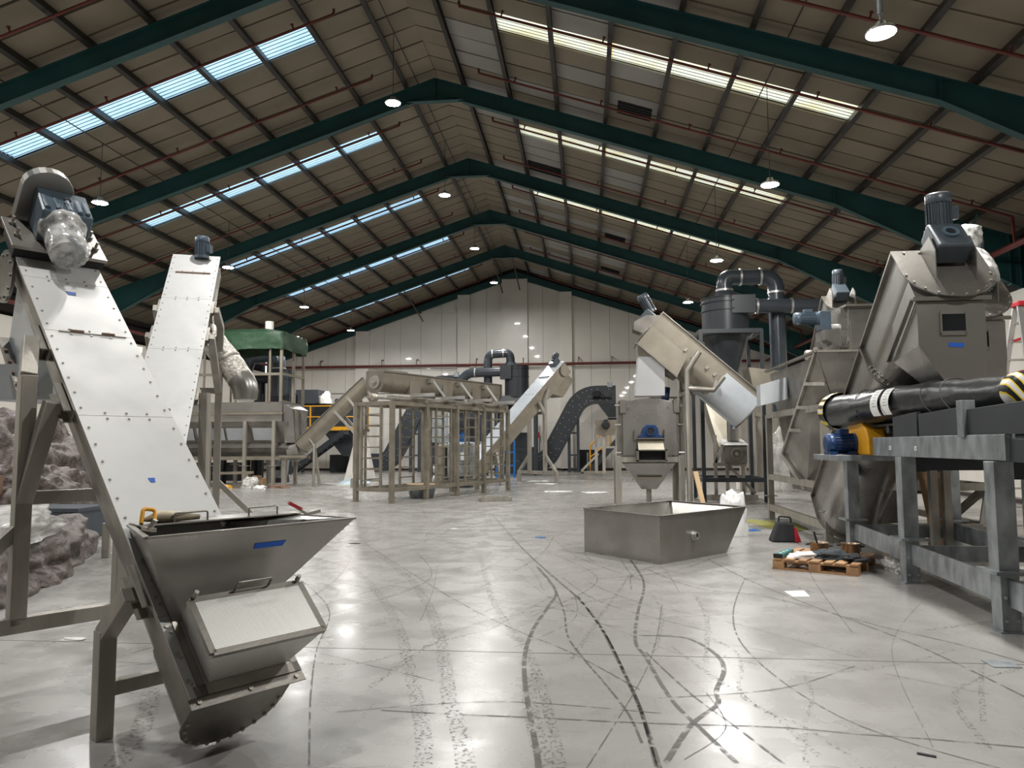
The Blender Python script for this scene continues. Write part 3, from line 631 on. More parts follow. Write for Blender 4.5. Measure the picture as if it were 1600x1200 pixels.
# feed hopper
zt = 1.19; ah = Vector((a.x, a.y, 0)).normalized()
def HP(ee, out, z): return Vector((A_O[0], A_O[1], 0))+e*ee-ah*out+Vector((0, 0, z))
FL, FRt, BR, BL = HP(-.22, -.13, zt), HP(1.06, -.13, zt), HP(.93, -.83, zt), HP(-.02, -.83, zt)
fl_, fr_ = F((.03, .47, .006)), F((.53, .47, .006)); bl_, br_ = F((.0, 1.16, .006)), F((A_W, 1.16, .006))
h = MB().plate([FL, FRt, fr_, fl_], .005).plate([FL, fl_, bl_, BL], .005).plate([FRt, BR, br_, fr_], .005).plate([BL, BR, br_, bl_], .005)
hop = h.build('feed_hopper', M['sheet'], R)
h = MB(); rim = [FL, FRt, BR, BL]
for i in range(4): h.beam(rim[i], rim[(i+1) % 4], .03, .012)
h.build('hopper_rim', M['steel'], hop)
MB().plate([HP(-.05, -.62, zt+.012), HP(.98, -.60, zt+.012), HP(.93, -.84, zt+.012), HP(-.02, -.84, zt+.012)], .008).build('rear_lid', M['sheet'], hop)
for ee in (.15, .62):
    p, q = HP(ee, -.63, zt+.014), HP(ee+.2, -.63, zt+.014); u = Vector((0, 0, .055))
    MB().pipe(elbowed([p, p+u, q+u, q], .015, 4), .006, 8).build('handle', M['steel'], hop)
c = HP(.9, -.42, zt+.02); MB().beam(c, c+e*.1+Vector((0, 0, .015)), .02, .02).beam(c, c-e*.09+Vector((0, 0, .06)), .016, .014).build('toggle_clamp', M['tube'], hop)
c = c-e*.04+Vector((0, 0, .035)); MB().beam(c, c-e*.09+Vector((0, 0, .045)), .02, .018).build('clamp_grip', M['redp'], hop)
c = HP(-.12, -.33, zt+.02); MB().beam(c, c+e*.02-ah*.02+Vector((0, 0, .05)), .03, .02).beam(c-ah*.06, c+ah*.08, .02, .02).build('toggle_clamp', M['tube'], hop)
def tape(p, u, v, w, h, root, name='blue_tape', m='blue'):
    p, u, v = Vector(p), Vector(u).normalized(), Vector(v).normalized(); nn = u.cross(v)*.001
    q = [p-u*w/2-v*h/2, p+u*w/2-v*h/2, p+u*w/2+v*h/2, p-u*w/2+v*h/2]; k = [.004, -.003, .005, -.004]
    return MB().prism([x+u*kk for x, kk in zip(q, k)], nn).build(name, M[m], root)
d = (fl_+fr_)/2-(FL+FRt)/2; fn = (FRt-FL).cross(d).normalized()
if fn.dot(Vector((0, 0, 0))-FL) < 0: fn = -fn
cx = FL*.42+FRt*.58+d.normalized()*.12+fn*.005
tape(cx, FRt-FL, -d, .19, .034, R)
tape(F((.27, 3.74, .009)), e, a, .065, .045, R); tape(F((.25, 1.57, .008)), e, a, .035, .04, R)
# perforated guard box on the lower cover
lo = [(.085, .07, 0), (.53, .07, 0), (.53, .50, 0), (.085, .50, 0)]; hi = [(-.02, .03, .30), (.62, .03, .30), (.62, .36, .30), (-.02, .36, .30)]
def uvface(mb_pts, name, parent):            # a perforated sheet with metric UVs
    P = [Vector(F(p)) for p in mb_pts]; o = MB().add(P, [(0, 1, 2, 3)]).build(name, M['perf'], parent)
    u = (P[1]-P[0]).normalized(); nn = (P[1]-P[0]).cross(P[2]-P[0]).normalized(); v = nn.cross(u); uv = o.data.uv_layers.new(name='UVMap'); r0 = P[0]-Vector(parent.location if parent else (0, 0, 0))
    for lp in o.data.loops:
        w = o.data.vertices[lp.vertex_index].co-r0; uv.data[lp.index].uv = (w.dot(u), w.dot(v))
    so = o.modifiers.new('thick', 'SOLIDIFY'); so.thickness = .003; return o
for i in range(4): uvface([lo[i], lo[(i+1) % 4], hi[(i+1) % 4], hi[i]], 'guard_side', R)
uvface([(p[0], p[1], .318) for p in hi], 'guard_lid', R)
b = MB(F)
for i in range(4):
    p, q = Vector(hi[i]), Vector(hi[(i+1) % 4]); b.beam(p+Vector((0, 0, .012)), q+Vector((0, 0, .012)), .034, .022)
b.bx(.05, .57, .52, .56, 0, .012).bx(.02, .06, .0, .55, .004, .012).bx(.56, .60, 0, .55, .004, .012).bx(0, .6, -.0, .06, .004, .012)
b.build('guard_frame', M['steel'], R)
b = MB(); p, q = F((.22, .37, .33)), F((.42, .37, .33)); u = n*.06; b.pipe(elbowed([p, p+u, q+u, q], .015, 4), .007, 8).build('guard_handle', M['steel'], R)
for x in (.0, .6): MB(F).cyl((x, .37, .33), (x, .37, .37), .012, n=8).build('guard_latch', M['tube'], R)
for x in (.07, .5): MB(F).cyl((x-.04, .03, .31), (x+.05, .03, .31), .01, n=8).build('guard_hinge', M['tube'], R)
# head: drive plate, gearbox, wrapped motor, chain guard
MB(F).bx(-.09, .62, 4.16, 4.62, .10, .128).build('drive_plate', M['steel'], R, bev=.003)
b = MB(F).bx(-.06, A_W+.06, 4.2, 4.55, .0, .1); b.build('drive_riser', M['black'], R)
for x, t in ((-.03, 4.33), (-.03, 4.52), (.56, 4.33), (.56, 4.52)): MB(F).cyl((x, t, .128), (x, t, .20), .012, n=8).cyl((x, t, .13), (x, t, .15), .026, n=6).build('levelling_bolt', M['tube'], R)
g = MB(F); g.hexa([(.10, 4.3, .13), (.48, 4.3, .13), (.48, 4.62, .13), (.10, 4.62, .13)], [(.10, 4.34, .40), (.48, 4.34, .40), (.48, 4.66, .44), (.10, 4.66, .44)])
for x in (.14, .22, .30, .38, .44): g.bx(x-.02, x+.02, 4.37, 4.66, .40, .43)
gb = g.build('gearbox', M['motor'], R, bev=.012)
MB(F).pipe(arc((.3, 4.5, .44), (1, 0, 0), (0, 0, 1), .025, 0, PI, 6), .008, 8).build('lifting_eye', M['motord'], gb)
mp = F((.27, 4.36, .26)); ma = -a*.75-n*.12+e*.0
motor(R, mp, ma, .115, .36, 'motor', -n)
wrapped(R, mp-ma.normalized()*.02, ma, [(.17, 0), (.18, .06), (.145, .14), (.155, .3), (.14, .385), (.09, .40), (0, .395)], .010, seed=3)
b = MB(F); cp = []
for i in range(13): an = PI*i/12; cp.append((.20-.19*math.cos(an)*1.0, 4.66, .42+.17*math.sin(an)))
cp = [(.01, 4.66, .1)]+cp+[(.39, 4.66, .1)]
b.prism(cp, (0, .10, 0)).build('chain_guard', M['sheet'], R, bev=.006)
b = MB(F).cyl((-.035, 4.25, -.22), (-.06, 4.25, -.22), .22, n=28)
sd = b.build('bearing_flange', M['steel'], R)
b = MB(F)
for i in range(10): an = 2*PI*i/10; b.bolt((-.06, 4.25+.18*math.cos(an), -.22+.18*math.sin(an)), (-1, 0, 0), .014, .012)
b.build('flange_bolt', M['tube'], sd, kind='stuff')
# discharge spout under the head and its hanging duct
b = MB(F).hexa([(.03, 3.42, -.2), (.52, 3.42, -.2), (.52, 4.2, -.2), (.03, 4.2, -.2)], [(.05, 3.40, -.72), (.50, 3.40, -.72), (.50, 4.05, -.72), (.05, 4.05, -.72)])
sp = b.build('discharge_spout', M['film'], R)
b = MB(F).bx(-.02, .57, 3.34, 4.1, -.75, -.72); b.build('spout_flange', M['steel'], sp)
b = MB(F)
for t in (3.45, 3.6, 3.75, 3.9): b.bolt((-.0, t, -.72), (0, 0, 1), .016, .02)
b.build('spout_bolt', M['rust'], sp, kind='stuff')
c = F((.28, 3.72, -.75)); b = MB().bx(c.x-.3, c.x+.28, c.y-.3, c.y+.3, 2.02, c.z+.02).build('hanging_duct', M['film'], R)
# legs and stand
stand(R, F, A_AZ, [(-1, -.2), (1, .46)], 2.12, .46, .62, 3.2, -.12, 1.30, 2.5, -.12, .10, A_W, bend=.28)
for sgn, ee in ((-1, -.10), (1, A_W+.10)):
    z = ah*.90; P = Vector((A_O[0], A_O[1], 0))+e*ee+z; br = F((0 if sgn < 0 else A_W, .78, -.1))+e*sgn*.07
    MB().beam(P, P+Vector((0, 0, .60)), .095, .095, up=e).beam(P+Vector((0, 0, .575)), br, .095, .095, up=e).build('front_leg', M['tube'], R, bev=.004)
    k = MB(F); bracket(k, F, 0 if sgn < 0 else A_W, .78, -.03, sgn); k.build('clamp', M['tube'], R)
P = Vector((A_O[0], A_O[1], .27))+ah*.90; MB().beam(P-e*.1, P+e*(A_W+.1), .08, .08).build('tie_bar', M['tube'], R, bev=.004)
GL = MB().pipe([HP(.0, -.70, zt+.04), HP(.1, -.69, zt+.05), HP(.2, -.66, zt+.045), HP(.3, -.64, zt+.04)], [.01, .035, .03, .02], 10).build('work_glove', M['ivory'], None, loc=tuple(HP(.1, -.69, zt+.03)))
crumple(GL, .012, 20); tag(GL, 'crumpled pale work glove lying on the hopper lid', 'glove')
b = MB().pipe(elbowed([HP(-.02, -.67, zt+.02), HP(-.0, -.70, zt+.10), HP(.07, -.70, zt+.09), HP(.05, -.66, zt+.03)], .02, 4), .012, 8).build('strap', M['yellow'], GL)
b.location = (0, 0, 0)

# --- second conveyor behind it
B_W, B_AZ, B_EL = .647, -21.0, 46.3
e, a, n = axes(B_AZ, B_EL)
B_L = 5.0
top = Vector((-6.61, 11.22, 4.75))            # upper left corner of its cover
B_O = top-a*B_L
R = thing('inclined_conveyor', 'tall pale inclined conveyor standing behind the foreground one, plain cover towards the viewer', 'conveyor', (-5.8, 9.2, 0))
F = conveyor(R, B_O, B_AZ, B_EL, B_W, B_L, .21, [0, .65, 2.57, 3.78, 4.48, 4.99], boltgap=.165, br=.009, flat=True)
MB(F).bx(.07, .58, 4.46, 4.485, .006, .02).build('latch_bar', M['rust'], R)
motor(R, F((.41, 4.88, .02)), (0, 0, 1), .11, .36, 'motor', (1, 0, 0))
tape(F((.32, 4.9, .009)), e, a, .05, .04, R)
b = MB(F).hexa([(B_W, 3.75, -.2), (B_W, 4.75, -.2), (B_W, 4.75, 0), (B_W, 3.75, 0)], [(B_W+.06, 3.8, -.19), (B_W+.06, 4.7, -.19), (B_W+.06, 4.7, -.03), (B_W+.06, 3.8, -.03)]).build('side_flange', M['steel'], R)
b = MB(F).hexa([(.15, 3.95, -.62), (.63, 3.95, -.62), (.63, 4.55, -.62), (.15, 4.55, -.62)], [(.03, 3.85, -.2), (.63, 3.85, -.2), (.63, 4.75, -.2), (.03, 4.75, -.2)]).build('discharge_spout', M['tan'], R)
stand(R, F, B_AZ, [(1, B_W+.12), (-1, -.12)], 2.98, .46, .62, 3.62, -.07, 2.5, 2.97, -.07, .10, B_W, bend=.18)
b = MB(F); bracket(b, F, B_W, 1.75, -.05, 1); b.build('clamp', M['tube'], R)
P = F((B_W+.14, 1.75, -.07)); MB().beam(P, (P.x+.03, P.y, 0), .11, .11, up=(1, 0, 0)).build('front_leg', M['tube'], R)
P = F((-.14, 1.75, -.07)); MB().beam(P, (P.x-.03, P.y, 0), .11, .11, up=(1, 0, 0)).build('front_leg', M['tube'], R)

# discharge pipe wrapped in crinkled foil hanging from the second conveyor's head
pc = F((.40, 4.25, -.6)); path = [pc, Vector((-6.12, 11.2, 3.52)), Vector((-5.68, 11.2, 3.01)), Vector((-5.45, 11.2, 2.70))]
P_ = []
for i in range(3): P_ += [path[i].lerp(path[i+1], k/8) for k in range(8)]
P_.append(path[-1]); o = MB().pipe(P_, .20, 30, cap=False).build('foil_sleeve', M['foil'], R); crumple(o, .016, 10, 4)
d = (path[3]-path[2]).normalized(); c = path[2]+d*.02; MB().shell(c-d*.012, c+d*.012, .213, .012, 26).build('band_clamp', M['tube'], R)
MB().pipe([path[3]-d*.03, path[3]+d*.05, (-5.38, 11.2, 2.58), (-5.36, 11.2, 2.50), (-5.36, 11.2, 2.42), (-5.36, 11.2, 2.37)], [.20, .205, .205, .195, .185, .175], 28).build('pipe_elbow', M['sheet'], R)

# --- third conveyor in the middle of the hall
C_AZ, C_EL, C_W, C_L = 47.5, 43.5, .92, 6.6
e, a, n = axes(C_AZ, C_EL)
C_O = Vector((-1.62, 33.6, 5.32))-a*C_L
R = thing('inclined_conveyor', 'middle inclined conveyor with white topped cover rising to the right past ladder frames', 'conveyor', (-3.5, 31.5, 0))
F = conveyor(R, C_O, C_AZ, C_EL, C_W, C_L, .62, [0, 2.4, 4.4, 5.55, C_L], casing='tan', cover='film', boltgap=.4, br=.02, flat=True)
MB(F).bx(.1, .8, 5.53, 5.58, .006, .04).build('latch_bar', M['dark'], R)
g = MB(F).bx(.25, .65, 6.25, 6.65, .0, .2).build('gearbox', M['motord'], R, bev=.02)
motor(R, F((.45, 6.5, .15)), a*.8+n*.3, .12, .4, 'motord', n)
b = MB(F).hexa([(.05, 5.1, -.6), (.87, 5.1, -.6), (.87, 6.4, -.6), (.05, 6.4, -.6)], [(.05, 5.5, -1.15), (.87, 5.5, -1.15), (.87, 6.5, -1.0), (.05, 6.5, -1.0)]).build('discharge_spout', M['tan'], R)
MB(F).cyl((C_W, 6.3, -.3), (C_W+.08, 6.3, -.3), .25, n=20).build('bearing_flange', M['tan'], R)
stand(R, F, C_AZ, [(1, C_W+.08), (-1, -.08)], 3.6, .42, .75, 5.0, -.28, 3.0, 4.2, -.3, .14, C_W, bend=.5)
for ee, s in ((C_W+.1, 1), (-.1, -1)):
    P = F((ee, 1.1, -.3)); MB().beam(P, (P.x+s*.25, P.y-s*.25, 0), .12).build('front_leg', M['tube'], R)
b = MB(F); bracket(b, F, C_W, 1.1, -.2, 1); b.build('clamp', M['tube'], R)

# ------------------------------------------------------------------ screw conveyors with round bottomed troughs
def uscrew(root, O, az, el, W, L, s, m='sheet', rim=.05, gap=.35, rings=()):
    e, a, n = axes(az, el); F = Fr(O, e, a, n); sec = ushape(W, s, k=20)
    b = MB(F); N = len(sec)
    b.add([(x, 0, z) for x, z in sec]+[(x, L, z) for x, z in sec], [(i, (i+1) % N, N+(i+1) % N, N+i) for i in range(N-1)], True)
    b.add([(0, 0, 0), (W, 0, 0), (W, L, 0), (0, L, 0)], [(0, 1, 2, 3)])
    tr = b.build('trough', M[m], root)
    b = MB(F)
    for x0, x1 in ((-rim, .01), (W-.01, W+rim)): b.bx(x0, x1, 0, L, -.012, .012)
    b.bx(-rim, W+rim, 0, L, .012, .02); b.build('trough_lid', M['steel'], tr)
    big = [((x-W/2)*(1+2*rim/W)+W/2, z*(1+rim/(s+W/2))+(.02 if z == 0 else 0)) for x, z in sec]
    for nm, t0 in (('lower_end_plate', -.015), ('upper_end_plate', L)):
        p = MB(F).prism([(x, t0, z) for x, z in big], (0, .015, 0)).build(nm, M['steel'], root)
        if nm[0] == 'u':
            q = MB(F)
            for i in range(2, N-2, 2): q.bolt(((sec[i][0]-W/2)*(1+.8*rim/W)+W/2, t0+.015, sec[i][1]*(1+.5*rim/(s+W/2))), (0, 1, 0), .016, .014)
            for k in range(5): q.bolt((W*(.1+.2*k), t0+.015, -.03), (0, 1, 0), .016, .014)
            q.build('plate_bolt', M['tube'], p, kind='stuff')
    for t0 in rings:
        b = MB(F); o = big; inn = [((x-W/2)*.985+W/2, z*.985) for x, z in sec]
        b.prism([(x, t0-.02, z) for x, z in big], (0, .018, 0)).prism([(x, t0+.005, z) for x, z in big], (0, .018, 0))
        p = b.build('joint_flange', M['steel'], root, kind='stuff'); q = MB(F)
        for i in range(1, N-1): q.bolt(((sec[i][0]-W/2)*(1+.8*rim/W)+W/2, t0+.023, sec[i][1]*(1+.6*rim/(s+W/2))), (0, 1, 0), .018, .015)
        q.build('flange_bolt', M['alu'], p, kind='stuff')
    return F

# --- the pair of big twin screws at the right
def bigscrew(root, O, W, L, s, wrap):
    F = uscrew(root, O, 180, 41, W, L, s, rings=(L-1.6,)); n = F.z; a = F.y
    c = W*.44
    b = MB(F)
    for x in (c-.24, c+.22): b.prism([(x, L+.015, -.02), (x, L+.15, -.02), (x, L+.30, -.32), (x, L+.02, -.60)], (.012, 0, 0))
    for q, nm in ((0, 'gusset_plate'),): pass
    b1 = MB(F).prism([(c-.24, L+.015, .0), (c-.24, L+.30, -.10), (c-.24, L+.27, -.34), (c-.24, L+.02, -.62)], (.012, 0, 0)); b1.build('gusset_plate', M['sheet'], root)
    b1 = MB(F).prism([(c+.22, L+.015, .0), (c+.22, L+.30, -.10), (c+.22, L+.27, -.34), (c+.22, L+.02, -.62)], (.012, 0, 0)); b1.build('gusset_plate', M['sheet'], root)
    g = MB(F).hexa([(c-.2, L+.06, -.34), (c+.2, L+.06, -.34), (c+.2, L+.34, -.34), (c-.2, L+.34, -.34)], [(c-.2, L+.06, .12), (c+.2, L+.06, .12), (c+.2, L+.34, .12), (c-.2, L+.34, .12)])
    gb = g.build('gearbox', M['motord'], root, bev=.03)
    p = F((c, L+.34, -.1)); MB().shell(p, p+a*.035, .10, .04, 20).build('shaft_boss', M['motor'], gb)
    MB().cyl(p-a*.02, p+a*.01, .065, n=16).build('hollow_shaft', M['black'], gb)
    base = F((c, L+.19, .12)); ma = Vector((-.06, -.12, 1)) if not wrap else Vector((.10, 0, 1))
    MB().cyl(base-Vector((0, 0, .06)), base+Vector(ma)*.05, .17, n=22).build('adapter', M['motord'], gb)
    motor(root, base+Vector(ma)*.04, ma, .145, .46, 'motord', (1, 0, 0))
    if wrap:
        wrapped(root, base-Vector((0, 0, .02)), ma, [(.22, 0), (.20, .1), (.17, .2), (.20, .32), (.19, .5), (.10, .53), (0, .53)], .014, seed=7)
        wrapped(root, F((c, L+.2, -.42)), n, [(.0, 0), (.26, .02), (.29, .2), (.28, .45), (.2, .56)], .014, seed=9)
    # discharge chute with inspection window
    X = lambda u: F.o.x-u*W
    yt = F((0, L-.10, 0)).y; hd = F((0, L, 0))
    y0, z0 = hd.y-.50, hd.z-.72; y1, z1 = hd.y+.22, z0-.62
    xa, xb = hd.x-W*.98, hd.x-W*.16
    MB().beam((xa-.05, y0-.03, z0+.03), (xb+.06, y0-.03, z0+.03), .03, .05).beam((xa-.05, y0, z0+.03), (xa-.05, y1+.05, z1), .05, .03).build('chute_flange', M['steel'], root)
    b = MB().prism([(xa, y0, z0+.03), (xa, y1, z1), (xa, y1, z1+.8), (xa, y0+.2, z0+.3)], (xb-xa, 0, 0))
    b.build('chute_neck', M['sheet'], root)
    zb = z0-1.02; zm = z0-.52; xc = xa+(xb-xa)*.42
    b = MB().hexa([(xa, y0-.002, zm), (xb, y0-.002, zm), (xb, y1, z1-.02), (xa, y1, z1-.02)], [(xa, y0-.002, z0), (xb, y0-.002, z0), (xb, y1, z1), (xa, y1, z1)])
    b.hexa([(xc, y0-.0, zb), (xb-.05, y0-.0, zb), (xb-.05, y0+.38, zb), (xc-.06, y0+.38, zb)], [(xa, y0-.002, zm), (xb, y0-.002, zm), (xb, y1, z1-.02), (xa, y1, z1-.02)])
    ch = b.build('discharge_chute', M['sheet'], root)
    MB().bx(xc-.09, xb-.01, y0-.04, y0+.42, zb-.05, zb).build('outlet_flange', M['steel'], ch)
    wx0, wx1 = xa+(xb-xa)*.33, xa+(xb-xa)*.70; wz1 = z0-.13; wz0 = wz1-.25
    b = MB()
    for p, q in (((wx0, wz0), (wx1, wz0)), ((wx0, wz1), (wx1, wz1)), ((wx0, wz0), (wx0, wz1)), ((wx1, wz0), (wx1, wz1))): b.beam((p[0], y0-.012, p[1]), (q[0], y0-.012, q[1]), .02, .05)
    b.build('window_frame', M['sheet'], ch); MB().bx(wx0, wx1, y0-.014, y0-.004, wz0, wz1).build('window_pane', M['blackglass'], ch)
    return F, (xa, xb, y0, z0)
M['blackglass'] = mat('dark_window_pane', (.012, .014, .016), .06)
W1 = .93
e, a, n = axes(180, 41)
L1 = 5.0
hd = Vector((4.81, 9.62, 4.03)); O1 = hd-a*L1
R = thing('screw_conveyor', 'big inclined screw conveyor at the right with bare motor and blue tape', 'conveyor', (4.4, 12.5, 0))
F, ch = bigscrew(R, O1, W1, L1, .40, False)
tape((ch[0]+.42, ch[2]-.006, ch[3]-.52), (1, 0, -.06), (0, 0, 1), .17, .05, R)
bs = MB(); P = F((W1/2, 1.0, -.8)); b0 = Vector((P.x, P.y, 0))
for x in (hd.x+.12, hd.x+.3): MB().beam((x, 11.3, 0), (x, 11.3, 2.6), .1).build('support_post', M['tube'], R)
MB().beam((hd.x-.9, 11.3, 2.45), (hd.x+.35, 11.3, 2.45), .1).build('support_beam', M['tube'], R)
for sx in (-.7, 0): MB().beam((hd.x+sx, 13.4, 0), (hd.x+sx, 13.4, .4), .12).build('support_foot', M['tube'], R)
R = thing('screw_conveyor', 'second big inclined screw conveyor at the right, its motor bagged in clear plastic', 'conveyor', (5.5, 13.9, 0))
hd2 = Vector((5.84, 11.15, 4.03)); F, ch = bigscrew(R, hd2-a*L1, W1, L1, .40, True)
for x in (hd2.x-.2, hd2.x+.12): MB().beam((x, 13.0, 0), (x, 13.0, 2.4), .12).build('support_post', M['tube'], R)
for sx in (-.7, 0): MB().beam((hd2.x+sx, 14.95, 0), (hd2.x+sx, 14.95, .4), .12).build('support_foot', M['tube'], R)

# --- float sink tank with sloping sheet walls
R = thing('settling_tank', 'tall stainless hopper tank with sloping ribbed walls in a tube frame at the right', 'tank', (5.0, 15, 0))
b = MB().plate([(4.0, 13.3, 3.22), (6.6, 13.3, 3.22), (6.1, 13.95, 1.3), (4.75, 13.95, 1.3)], .01); b.build('front_wall', M['sheet'], R)
MB().plate([(4.0, 13.32, 3.22), (4.75, 13.95, 1.3), (4.05, 14.5, 1.2)], .01).build('corner_wall', M['sheet'], R)
P1, P2, P3, P4 = (4.0, 13.34, 3.22), (3.72, 14.75, 1.38), (4.05, 14.4, .80), (4.62, 13.8, 1.55)
ribw = MB().plate([P1, P2, P3, P4], .01).build('ribbed_wall', M['steel'], R)
for t in (.28, .5, .72, .97):
    p = Vector(P1).lerp(Vector(P2), t)+Vector((-.05, -.04, 0)); q = Vector(P1).lerp(Vector(P4), min(1, t*1.15)) if t < .85 else Vector(P3)
    MB().beam(p, q+Vector((-.05, -.05, 0)), .035, .06).build('stiffener', M['tube'], R)
MB().beam(Vector(P1)+Vector((-.02, 0, 0)), Vector(P2)+Vector((-.02, 0, 0)), .05, .05).build('edge_angle', M['tube'], R)
b = MB().hexa([(4.3, 14.6, .7), (6.2, 14.6, .7), (6.2, 16.3, .7), (4.3, 16.3, .7)], [(4.06, 13.5, 3.18), (6.6, 13.5, 3.18), (6.6, 16.95, 3.18), (4.06, 16.95, 3.18)]); b.build('tank_body', M['steel'], R)
b = MB()
for p, q in (((3.98, 13.28, 3.24), (6.65, 13.28, 3.24)), ((3.98, 13.28, 3.24), (3.98, 16.95, 3.24)), ((3.98, 16.95, 3.24), (6.65, 16.95, 3.24))): b.beam(p, q, .07, .04)
b.build('tank_rim', M['steel'], R)
for x, y, h in ((3.98, 13.0, 2.27), (3.98, 16.85, 2.27), (6.6, 13.0, 2.27), (6.6, 16.85, 2.27)):
    p = MB().beam((x, y, 0), (x, y, h), .12, .12, up=(0, 1, 0)).build('leg', M['tube'], R, bev=.004)
    MB().bx(x-.12, x+.12, y-.1, y+.1, .50, .515).build('splice_plate', M['tube'], p)
for z in (2.25, .92, .26):
    MB().beam((3.98, 13.0, z), (3.98, 16.85, z), .1, .12 if z > .5 else .14).build('side_rail', M['tube'], R, bev=.004)
    MB().beam((3.98, 13.0, z), (6.6, 13.0, z), .1, .12).build('front_rail', M['tube'], R, bev=.004)
    MB().beam((6.6, 13.0, z), (6.6, 16.85, z), .1, .12).build('side_rail', M['tube'], R)
MB().beam((6.6, 13.0, 1.0), (6.6, 14.8, .1), .1).build('brace', M['tube'], R)
MB().pipe(elbowed([(4.6, 16.0, 2.78), (4.35, 15.9, 2.78), (4.16, 15.8, 2.77)], .1), .20, 16).build('inlet_pipe', M['sheet'], R)
MB().shell((4.22, 15.8, 2.77), (4.08, 15.78, 2.77), .235, .04).build('pipe_collar', M['alu'], R)
MB().hexa([(3.55, 15.65, 2.42), (4.08, 15.6, 2.55), (4.08, 15.95, 2.55), (3.55, 16.0, 2.42)], [(3.55, 15.65, 2.85), (4.08, 15.6, 3.0), (4.08, 15.95, 3.0), (3.55, 16.0, 2.85)]).build('feed_trough', M['film'], R)

# machine on top of the tank
R = thing('wash_drum', 'stainless drum washer on top of the tank, grey drive motors on its left end', 'washer', (5.6, 16.0, 3.26))
b = MB().hexa([(5.33, 15.6, 3.28), (6.5, 15.6, 3.28), (6.5, 16.8, 3.28), (5.33, 16.8, 3.28)], [(5.33, 15.6, 4.42), (6.5, 15.6, 4.42), (6.5, 16.8, 4.42), (5.33, 16.8, 4.42)]); b.build('drum_housing', M['sheet'], R, bev=.005)
MB().bx(5.25, 6.55, 15.5, 16.9, 4.42, 4.46).build('housing_rim', M['steel'], R); MB().bx(5.36, 6.5, 15.575, 15.6, 3.55, 4.12).build('access_panel', M['sheet'], R, bev=.004)
pts = [(5.22, 16.2+.55*math.cos(t), 3.98-.55*abs(math.sin(t))) for t in [PI*i/14 for i in range(15)]]
b = MB().prism([(5.2, 15.65, 4.42)]+[(5.2, 16.2-.55*math.cos(PI*i/14), 3.95-.55*math.sin(PI*i/14)) for i in range(15)]+[(5.2, 16.75, 4.42)], (.13, 0, 0)); b.build('end_plate', M['sheet'], R)
MB().hexa([(4.88, 15.7, 3.78), (5.2, 15.7, 3.62), (5.2, 16.3, 3.62), (4.88, 16.3, 3.78)], [(4.88, 15.7, 3.98), (5.2, 15.7, 3.98), (5.2, 16.3, 3.98), (4.88, 16.3, 3.98)]).build('motor_shelf', M['sheet'], R)
g = MB().bx(4.85, 5.08, 15.85, 16.15, 3.98, 4.4); gb = g.build('gearbox', M['motor'], R, bev=.03)
motor(R, (4.86, 16, 4.26), (-1, 0, 0), .13, .5, 'motor', (0, 0, 1)); MB().cyl((5.08, 16, 4.05), (5.2, 16, 4.05), .08, n=14).build('drive_shaft', M['alu'], R)
motor(R, (5.1, 16.3, 3.52), (-1, 0, 0), .11, .45, 'tube', (0, 0, 1))
R = thing('screw_conveyor', 'upright screw conveyor head with a dark motor standing behind the drum washer', 'conveyor', (5.65, 18.2, 0))
F = uscrew(R, Vector((6.1, 18.6, 3.9)), 180, 48, .62, 1.5, .25)
g = MB(F).bx(.16, .46, 1.55, 1.8, -.3, .1).build('gearbox', M['motord'], R, bev=.02); motor(R, F((.31, 1.68, .1)), (0, -.1, 1), .12, .42, 'motord', (1, 0, 0))
for x in (.05, .55): MB(F).prism([(x, 1.52, 0), (x, 1.8, -.1), (x, 1.8, -.3), (x, 1.52, -.5)], (.012, 0, 0)).build('gusset_plate', M['sheet'], R)
MB().beam((5.8, 18.6, 0), (5.8, 18.6, 3.8), .2).build('pedestal', M['tube'], R)

# --- belt conveyor on galvanised legs, covered with black plastic
R = thing('belt_conveyor', 'galvanised belt conveyor on heavy square legs at the right edge', 'conveyor', (4.4, 9.4, 0))
def xl(y): return 3.55+(y-7.07)*.062
for k, y in enumerate((7.07, 9.38, 11.68, 4.77)):
    for side in (0, 1):
        x = xl(y)+.1+side*1.42; h = (1.48, 1.48, 1.38, 1.46)[k]
        p = MB().bx(x-.085, x+.085, y-.085, y+.085, .52, h).build('leg', M['galv'], R, bev=.004)
        MB().bx(x-.08, x+.08, y-.085, y+.085, .012, .50).build('leg_foot', M['galv'], p, bev=.004); MB().bx(x-.15, x+.15, y-.17, y+.17, .50, .53).build('splice_plate', M['galv'], p)
        MB().bx(x-.11, x+.11, y-.11, y+.11, 0, .012).build('base_plate', M['galv'], p)
        b = MB()
        for dz in (.1, .3):
            for dx in (-.05, .05): b.bolt((x+dx, y-.086, dz), (0, -1, 0), .014, .014)
        b.build('leg_bolt', M['alu'], p, kind='stuff')
        if k != 2:
            y2 = (9.38, 11.68, 0, 7.07)[k]; x2 = xl(y2)+.1+side*1.42
            MB().beam((x, y+.09, .34), (x2, y2-.09, .34), .03, .24).build('side_rail', M['galv'], R, bev=.003)
    MB().beam((xl(y)+.2, y, h-.08), (xl(y)+1.4, y, h-.08), .1, .16).build('cross_rail', M['dark'], R)
    MB().beam((xl(y)+.2, y, .34), (xl(y)+1.4, y, .34), .04, .18).build('cross_rail', M['galv'], R)
